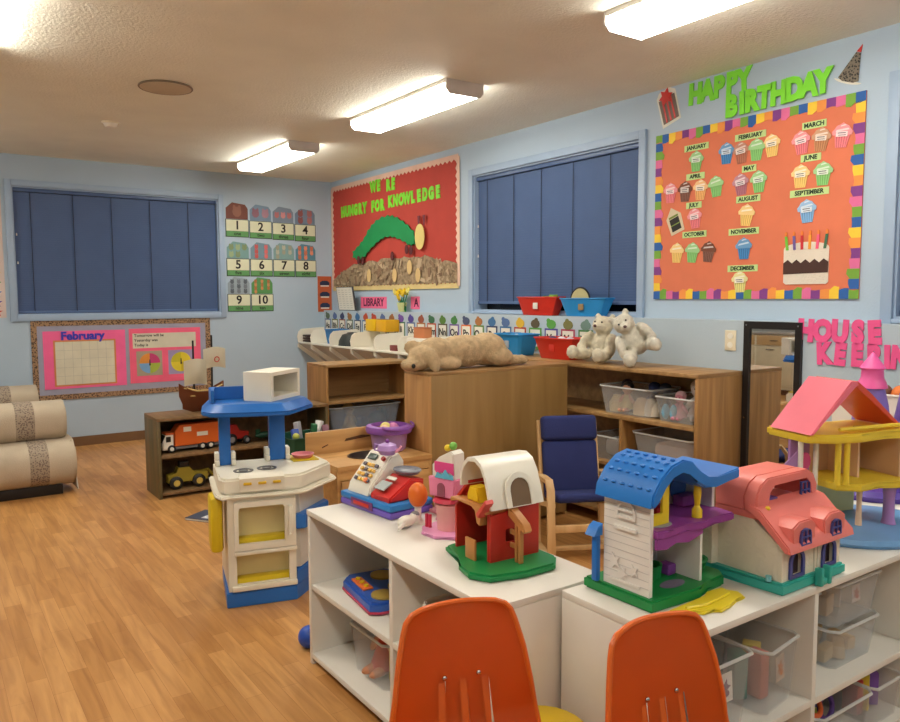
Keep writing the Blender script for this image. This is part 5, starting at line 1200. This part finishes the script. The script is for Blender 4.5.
# ------------------------------------------------------------------ pink-roof cottage
t = T('dollhouse', 'cream cottage dollhouse with salmon pink roof and dormer windows', 'dollhouse', (-2.078, -6.862, ZT), R(0))
CW = mat((232, 222, 200), .5, bump=.5, bscale=70, var=.03); CP = mat((236, 128, 118), .4); CT = mat((60, 182, 168), .4); CBl = mat((72, 80, 150), .4)
S(t, 'teal_base', G().pr([(-.012, -.012), (.298, -.012), (.298, .20), (.0, .25), (-.03, .25), (-.012, .20)], 0, .034, bev=.006), CT)
S(t, 'teal_step', G().box(.135, .15, -.035, -.013, 0, .055, .004).box(.175, .19, -.035, -.013, 0, .055, .004).box(.15, .175, -.03, -.013, 0, .02, .003), CT)
S(t, 'front_wall', G().pr(rect(0, .288, .0345, .14), 0, .012, 'Y', holes=(arch(.035, .095, .042, .088), arch(.195, .255, .042, .088))), CW)
S(t, 'door_seam', G().box(.150, .156, -.0015, -.0002, .0345, .14).box(.168, .172, -.0015, -.0002, .0345, .14), mat((200, 190, 168), .5))
S(t, 'side_wall', G().pr([(.0125, .0345), (.20, .0345), (.20, .20), (.09, .20), (.0125, .14)], 0, .012, 'X'), CW); S(t, 'side_wall', G().pr([(.0125, .0345), (.20, .0345), (.20, .20), (.09, .20), (.0125, .14)], .276, .288, 'X'), CW)
S(t, 'rear_wing', G().pr([(-.022, .205), (.0, .201), (.288, .201), (.288, .214), (.0, .214), (-.022, .245)], .0345, .19), CW)
for x in (.035, .195):
    w_ = S(t, 'wall_window', G().pr(arch(x-.006, x+.066, .038, .086), -.006, -.0005, 'Y', holes=(arch(x+.006, x+.054, .048, .088),)), CBl); S(w_, 'window_backing', G().box(x-.004, x+.064, .0125, .016, .04, .126), mat((60, 44, 50), .5))
sl = [(-.032, .128), (-.028, .146), (.06, .235), (.10, .245), (.10, .225), (.065, .215), (-.015, .128)]
S(t, 'lower_roof', G().pr(sl, -.018, .306, 'X', bev=.004), CP); S(t, 'upper_floor', G().box(-.005, .29, .07, .21, .2005, .222, .003), CP)
for x in (.04, .192):
    dm = S(t, 'dormer', G().pr([(x-.030, .135), (x+.080, .135), (x+.080, .195), (x+.050, .212), (x+.0, .212), (x-.030, .195)], -.022, .06, 'Y', bev=.004), CP)
    S(dm, 'dormer_window', G().pr(arch(x, x+.05, .14, .165, 8), -.029, -.0225, 'Y', holes=tuple(rect(x+.006+.021*i, x+.023+.021*i, .146+.021*j, .163+.021*j) for i in (0, 1) for j in (0, 1))), CBl)
    S(dm, 'dormer_pane', G().pr(arch(x+.003, x+.047, .143, .163, 8), -.0238, -.0225, 'Y'), mat((130, 70, 90), .4))
mo = [(-.006, .2225), (-.01, .265), (.01, .30), (.045, .318), (.24, .318), (.272, .30), (.292, .265), (.288, .2225), (.262, .2225), (.262, .275), (.235, .296), (.075, .296), (.05, .275), (.05, .2225)]
S(t, 'mansard_roof', G().pr(mo, .075, .115, 'Y', bev=.004), CP); S(t, 'roof_top', G().pr([(-.008, .225), (-.01, .265), (.01, .30), (.045, .318), (.24, .318), (.272, .30), (.292, .265), (.288, .225), (.276, .225), (.28, .262), (.262, .29), (.235, .304), (.05, .304), (.02, .29), (.004, .262), (.004, .225)], .1155, .205, 'Y'), CP)
S(t, 'rear_panel', G().pr([(.005, .2225), (.275, .2225), (.278, .26), (.26, .288), (.235, .302), (.05, .302), (.022, .288), (.006, .26)], .2055, .212, 'Y', holes=(rect(.2, .245, .225, .285), rect(.06, .15, .25, .28))), mat((196, 60, 60), .5))
S(t, 'balcony_window', G().pr(rect(.215, .262, .223, .28), .078, .084, 'Y', holes=(rect(.219, .236, .228, .25), rect(.240, .257, .228, .25), rect(.219, .236, .254, .276), rect(.240, .257, .254, .276))), CBl)
S(t, 'purple_bed', G().box(.03, .12, .09, .16, .2225, .248, .006), mat((96, 70, 140), .4)); S(t, 'small_knob', G().sph((.02, .06, .235), .007, 8), YEL)
S(t, 'hinge', G().cyl((-.014, .03, .0345), (-.014, .03, .05), .008), mat((120, 190, 200), .4))

for ch in t.children_recursive: ch.data.transform(Matrix.Diagonal((1, 1, .93, 1)))
# ------------------------------------------------------------------ big mansion
t = T('dollhouse', 'large yellow dollhouse with pink folding roof on a round light blue base', 'dollhouse', (-1.36, -6.64, ZT), R(-16))
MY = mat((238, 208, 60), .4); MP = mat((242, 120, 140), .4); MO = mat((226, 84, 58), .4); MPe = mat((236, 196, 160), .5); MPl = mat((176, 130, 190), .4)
S(t, 'round_base', G().lathe([(0, 0), (.26, 0), (.27, .012), (.262, .026), (0, .03)], (.05, -.03, 0), 40, 1.0, .82), mat((110, 160, 212), .4))
S(t, 'lower_floor', G().pr([(-.16, .14), (-.17, -.10), (-.08, -.15), (.06, -.12), (.18, -.16), (.28, -.12), (.30, .10), (.2, .14)], .165, .19, bev=.005), MY)
S(t, 'middle_floor', G().pr([(-.34, .12), (-.35, -.10), (-.24, -.15), (-.10, -.16), (.08, -.12), (.22, -.15), (.27, -.10), (.27, .12)], .335, .365, bev=.006), MY)
S(t, 'rear_wall', G().box(-.20, .25, .10, .115, .1905, .3345), MPe); S(t, 'rear_wall', G().box(-.15, .2, .10, .115, .0305, .1645), mat((222, 214, 160), .5))
S(t, 'side_wall', G().box(.215, .23, -.10, .0995, .1905, .3345), MPe); S(t, 'inner_wall', G().box(.02, .032, -.05, .0995, .1905, .3345), MPe)
for x, y in ((-.19, -.12), (-.15, -.13)): S(t, 'column', G().cyl((x, y, .1905), (x, y, .3345), .012), MY)
for x, y in ((-.32, -.045), (-.23, -.045)): S(t, 'white_column', G().cyl((x, y, .155), (x, y, .3345), .011), WPL)
S(t, 'lilac_wall', G().pr(rect(-.33, -.215, .155, .334), .0, .012, 'Y', holes=(arch(-.30, -.245, .17, .25),)), MPl)
S(t, 'pink_arch', G().pr(circ(-.273, .26, .032, .03, 14), -.03, -.006, 'Y'), mat((230, 90, 150), .4)); S(t, 'lilac_sail', G().pr([(-.42, .25), (-.33, .30), (-.33, .20)], -.04, -.036, 'Y'), MPl)
S(t, 'lilac_floor', G().box(-.335, -.21, -.06, .0, .143, .1545, .003), MPl)
S(t, 'purple_column', G().lathe([(.03, .0305), (.024, .05), (.022, .12), (.028, .1645), (0, .1645), (0, .0305)], (.16, -.10, 0), 16), MPl)
S(t, 'white_newel', G().lathe([(.014, .0305), (.010, .1), (.013, .1645), (0, .1645), (0, .0305)], (.0, -.08, 0), 12), MPe)
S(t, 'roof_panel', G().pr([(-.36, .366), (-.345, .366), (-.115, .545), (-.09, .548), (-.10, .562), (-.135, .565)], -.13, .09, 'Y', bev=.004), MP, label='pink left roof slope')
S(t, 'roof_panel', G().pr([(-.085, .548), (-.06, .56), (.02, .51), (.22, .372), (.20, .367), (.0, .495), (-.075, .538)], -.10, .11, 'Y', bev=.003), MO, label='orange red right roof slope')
S(t, 'yellow_railing', G().tube([(-.2, -.13, .38), (-.05, -.15, .385), (.1, -.115, .38), (.24, -.12, .378)], .008, 8), MY)
S(t, 'floor_print', G().pr([(.0, -.06), (.10, -.07), (.14, -.04), (.02, -.02)], .3655, .367), mat((120, 120, 110), .5))
S(t, 'hinge_block', G().box(.235, .30, -.11, -.04, .30, .36, .012), MY)
for ch in t.children:
    if ch.name.startswith('round_base'): continue
    ch.data.transform(Matrix.Diagonal((.70, .85, 1, 1)))
    for v in ch.data.vertices:
        v.co.z *= .97
        if v.co.z > .36: v.co.z = .36+(v.co.z-.36)*.86
# white table behind and the castle on it
t = T('low_table', 'low white table behind the yellow dollhouse at the right edge, carrying the castle', 'table', (-1.28, -6.86, 0))
S(t, 'top', G().box(0, 1.04, 0, .72, .575, .60, .004), WS)
for x in (.03, .97):
    for y in (.03, .65): S(t, 'leg', G().box(x, x+.04, y, y+.04, 0, .5745, .003), WS)
t = T('toy_castle', 'purple and pink toy castle with pink-topped towers at the right edge', 'toy castle', (-.78, -6.45, ZT-.002), R(-10))
VP = mat((136, 112, 200), .4); CPk = mat((224, 130, 180), .4)
S(t, 'purple_base', G().lathe([(0, 0), (.23, 0), (.24, .02), (.22, .04), (0, .045)], (.05, 0, 0), 32, 1, .85), mat((84, 60, 160), .4))
S(t, 'tower', G().lathe([(.06, .2), (.075, .24), (.062, .36), (.046, .43), (0, .43), (0, .2)], (-.02, 0, 0), 20), VP)
S(t, 'tower_shaft', G().lathe([(.07, .0455), (.055, .1995), (0, .1995), (0, .0455)], (-.02, 0, 0), 20), CPk)
S(t, 'pink_turret_roof', G().lathe([(.058, .4305), (.05, .455), (.042, .47), (.04, .50), (.048, .51), (.03, .535), (.012, .56), (0, .575), (0, .4305)], (-.02, 0, 0), 20), mat((240, 96, 170), .4))
S(t, 'tower', G().lathe([(.06, .24), (.075, .28), (.055, .40), (0, .41), (0, .24)], (.16, -.06, 0), 20), VP); S(t, 'tower_shaft', G().lathe([(.07, .0455), (.06, .2395), (0, .2395), (0, .0455)], (.16, -.06, 0), 20), CPk)
S(t, 'castle_wall', G().pr(rect(-.18, .30, .046, .25), .05, .07, 'Y', holes=(arch(.02, .09, .06, .14),)), CPk); S(t, 'balcony', G().box(.0, .26, -.13, .049, .235, .25, .003), CPk)
S(t, 'teal_stair', G().pr([(-.02, .10), (.16, .10), (.16, .14), (.06, .17), (-.02, .17)], -.15, -.08, 'Y', bev=.004), TEAL)
S(t, 'pink_rug', G().lathe([(.06, .046), (.06, .052), (0, .052), (0, .046)], (.15, -.16, 0), 20), mat((240, 90, 140), .4))
S(t, 'gold_finial', G().lathe([(.008, .41), (.018, .43), (.006, .45), (.014, .47), (0, .49), (0, .41)], (.16, -.06, 0), 10), mat((200, 160, 70), .4))
# small things along the wall behind the castle
bin_('white tray of small toys standing on the white table in front of the pink letters', (-.36, -6.28, ZT-.002), .42, .16, .36, R(-90), WPL, WPL)
for k, (y, c, nm) in enumerate(((-6.12, (60, 110, 70), 'green'), (-6.2, (200, 70, 50), 'red'), (-6.28, (120, 80, 60), 'brown'), (-6.36, (226, 120, 50), 'orange'))):
    ball('%s toy ball heaped in the white tray at the right wall' % nm, (-.36, y, ZT+.315), .042, mat(c, .5), cat='toy')
single('cloth', G().box(-.05, .05, -.17, .17, 0, .30, .01), mat((190, 186, 176), .7), 'pale filler block under the balls in the white tray at the right wall', 'cloth', loc=(-.36, -6.28, ZT+.008))  # filler block that lifts the balls to the tray rim, not a towel

# ------------------------------------------------------------------ bins in white shelf 2
def sticker(t, d, h, cols, s=.03):
    q = S(t, 'sticker', G().box(-s, s, -d/2*.93-.0016, -d/2*.93-.0006, h*.40, h*.78), mat(cols[0], .6), rot=(R(-3.5), 0, 0))
    S(q, 'sticker_picture', G().pr(star(0, h*.6, s*.35, s*.75, 5), -d/2*.93-.0026, -d/2*.93-.0018, 'Y').pr(circ(s*.1, h*.52, s*.4, s*.3, 8), -d/2*.93-.0034, -d/2*.93-.0028, 'Y'), mat(cols[1], .6))
b1 = bin_('clear bin with a white picture sticker, left on the upper board of the dollhouse shelf', (-2.29, -6.735, .2755), .20, .25, .20, 0, CLEAR, CLRIM); sticker(b1, .25, .2, ((226, 222, 214), (120, 80, 110)))
b2 = bin_('clear bin with an orange picture sticker, tilted beside the divider of the dollhouse shelf', (-2.06, -6.765, .2755), .185, .19, .18, R(8), CLEAR, CLRIM); sticker(b2, .19, .18, ((190, 170, 150), (190, 110, 40)), .026)
b3 = bin_('clear bin at the back of the left upper bay, with a dark oval sticker', (-2.09, -6.58, .2755), .22, .14, .245, 0, CLEAR2, CLRIM); sticker(b3, .14, .245, ((220, 216, 210), (70, 60, 60)), .02)
for k, (x, y, c, nm, w) in enumerate(((-2.32, -6.70, (60, 70, 80), 'slate', 'left upper bin'), (-2.26, -6.76, (90, 80, 70), 'brown', 'left upper bin'), (-2.10, -6.75, (60, 140, 120), 'teal', 'tilted bin'), (-2.05, -6.78, (220, 150, 140), 'salmon', 'tilted bin'), (-2.02, -6.74, (220, 200, 120), 'cream yellow', 'tilted bin'))):
    brick('%s toy piece in the %s of the dollhouse shelf' % (nm, w), (x, y, .281), (.05, .04, .13), mat(c, .5), R(30*k))
b4 = bin_('clear bin of tan wooden blocks in the right upper bay of the dollhouse shelf', (-1.62, -6.73, .2755), .26, .22, .125, 0, CLEAR2, CLRIM)
b5 = bin_('clear bin stacked on top of the bin of tan blocks', (-1.62, -6.73, .4065), .27, .22, .135, 0, CLEAR2, CLRIM); sticker(b5, .22, .135, ((200, 180, 170), (170, 90, 80)), .024)
b6 = bin_('narrow clear bin with a dark sticker against the divider in the right upper bay', (-1.85, -6.70, .2755), .13, .22, .25, 0, CLEAR, CLRIM); sticker(b6, .22, .25, ((120, 90, 80), (60, 50, 60)), .014)
for k, (x, y, a) in enumerate(((-1.68, -6.77, 5), (-1.62, -6.78, 30), (-1.55, -6.75, 80), (-1.66, -6.70, 60), (-1.58, -6.68, 20))):
    brick(('tan wooden block %s in the clear bin of the right upper bay' % ('at the front left', 'at the front middle', 'at the front right', 'at the back left', 'at the back right')[k]), (x, y, .281), (.08, .035, .04), mat((206, 172, 120), .6), R(a))
for k, (x, y, c) in enumerate(((-1.66, -6.74, (222, 190, 150)), (-1.57, -6.72, (200, 190, 180)))):
    block('%s block in the bin stacked on the tan blocks' % ('peach', 'grey')[k], (x, y, .413), .06, mat(c, .6), R(20*k+10))
bin_('low clear bin on the bottom board, at the divider of the dollhouse shelf', (-1.72, -6.77, .051), .30, .20, .13, 0, CLEAR, CLRIM)
bin_('low clear bin on the bottom board at the right end of the dollhouse shelf', (-1.47, -6.77, .051), .18, .20, .13, 0, CLEAR, CLRIM)
ball('orange ball on the bottom board under the left bay of the dollhouse shelf', (-2.03, -6.74, .051), .075, mat((226, 140, 60), .45))
bt = (('blue', (36, 90, 190)), ('green', (30, 130, 80)), ('orange', (236, 110, 50)), ('lime', (190, 200, 80)), ('purple', (90, 60, 140)), ('dark blue', (30, 50, 110)))
for k, (nm, c) in enumerate(bt):
    x = -1.82+.04*k if k < 5 else -1.66
    ring('%s toy ring heaped in the low clear bin by the divider' % nm, (x, -6.76+.03*(k % 2), .085+.03*(k % 3)), .036, mat(c, .45), R(20+15*k))
for k, (nm, c) in enumerate((('red', (206, 60, 50)), ('yellow', (230, 200, 60)), ('violet', (120, 80, 170)))):
    brick('%s toy brick in the low clear bin at the right end' % nm, (-1.52+.05*k, -6.78, .06), (.04, .05, .11), mat(c, .45), R(25*k))

# ------------------------------------------------------------------ camera, light, view
cam = bpy.data.cameras.new('camera'); co_ = bpy.data.objects.new('camera', cam); COL.objects.link(co_)
cam.sensor_width = 36; cam.lens = 30.7321; cam.clip_start = .05
co_.matrix_world = Matrix(((0.820354, 0.050639, -0.569609, -3.94235), (-0.571838, 0.064929, -0.817793, -7.99428), (-0.004428, 0.996604, 0.082222, 1.39855), (0, 0, 0, 1)))
scene.camera = co_
w = bpy.data.worlds.new('world'); scene.world = w; w.use_nodes = True
w.node_tree.nodes['Background'].inputs['Color'].default_value = (.6, .7, 1, 1); w.node_tree.nodes['Background'].inputs['Strength'].default_value = .05
scene.view_settings.view_transform = 'Standard'; scene.view_settings.look = 'None'; scene.view_settings.gamma = 1
scene.view_settings.exposure = 1.2
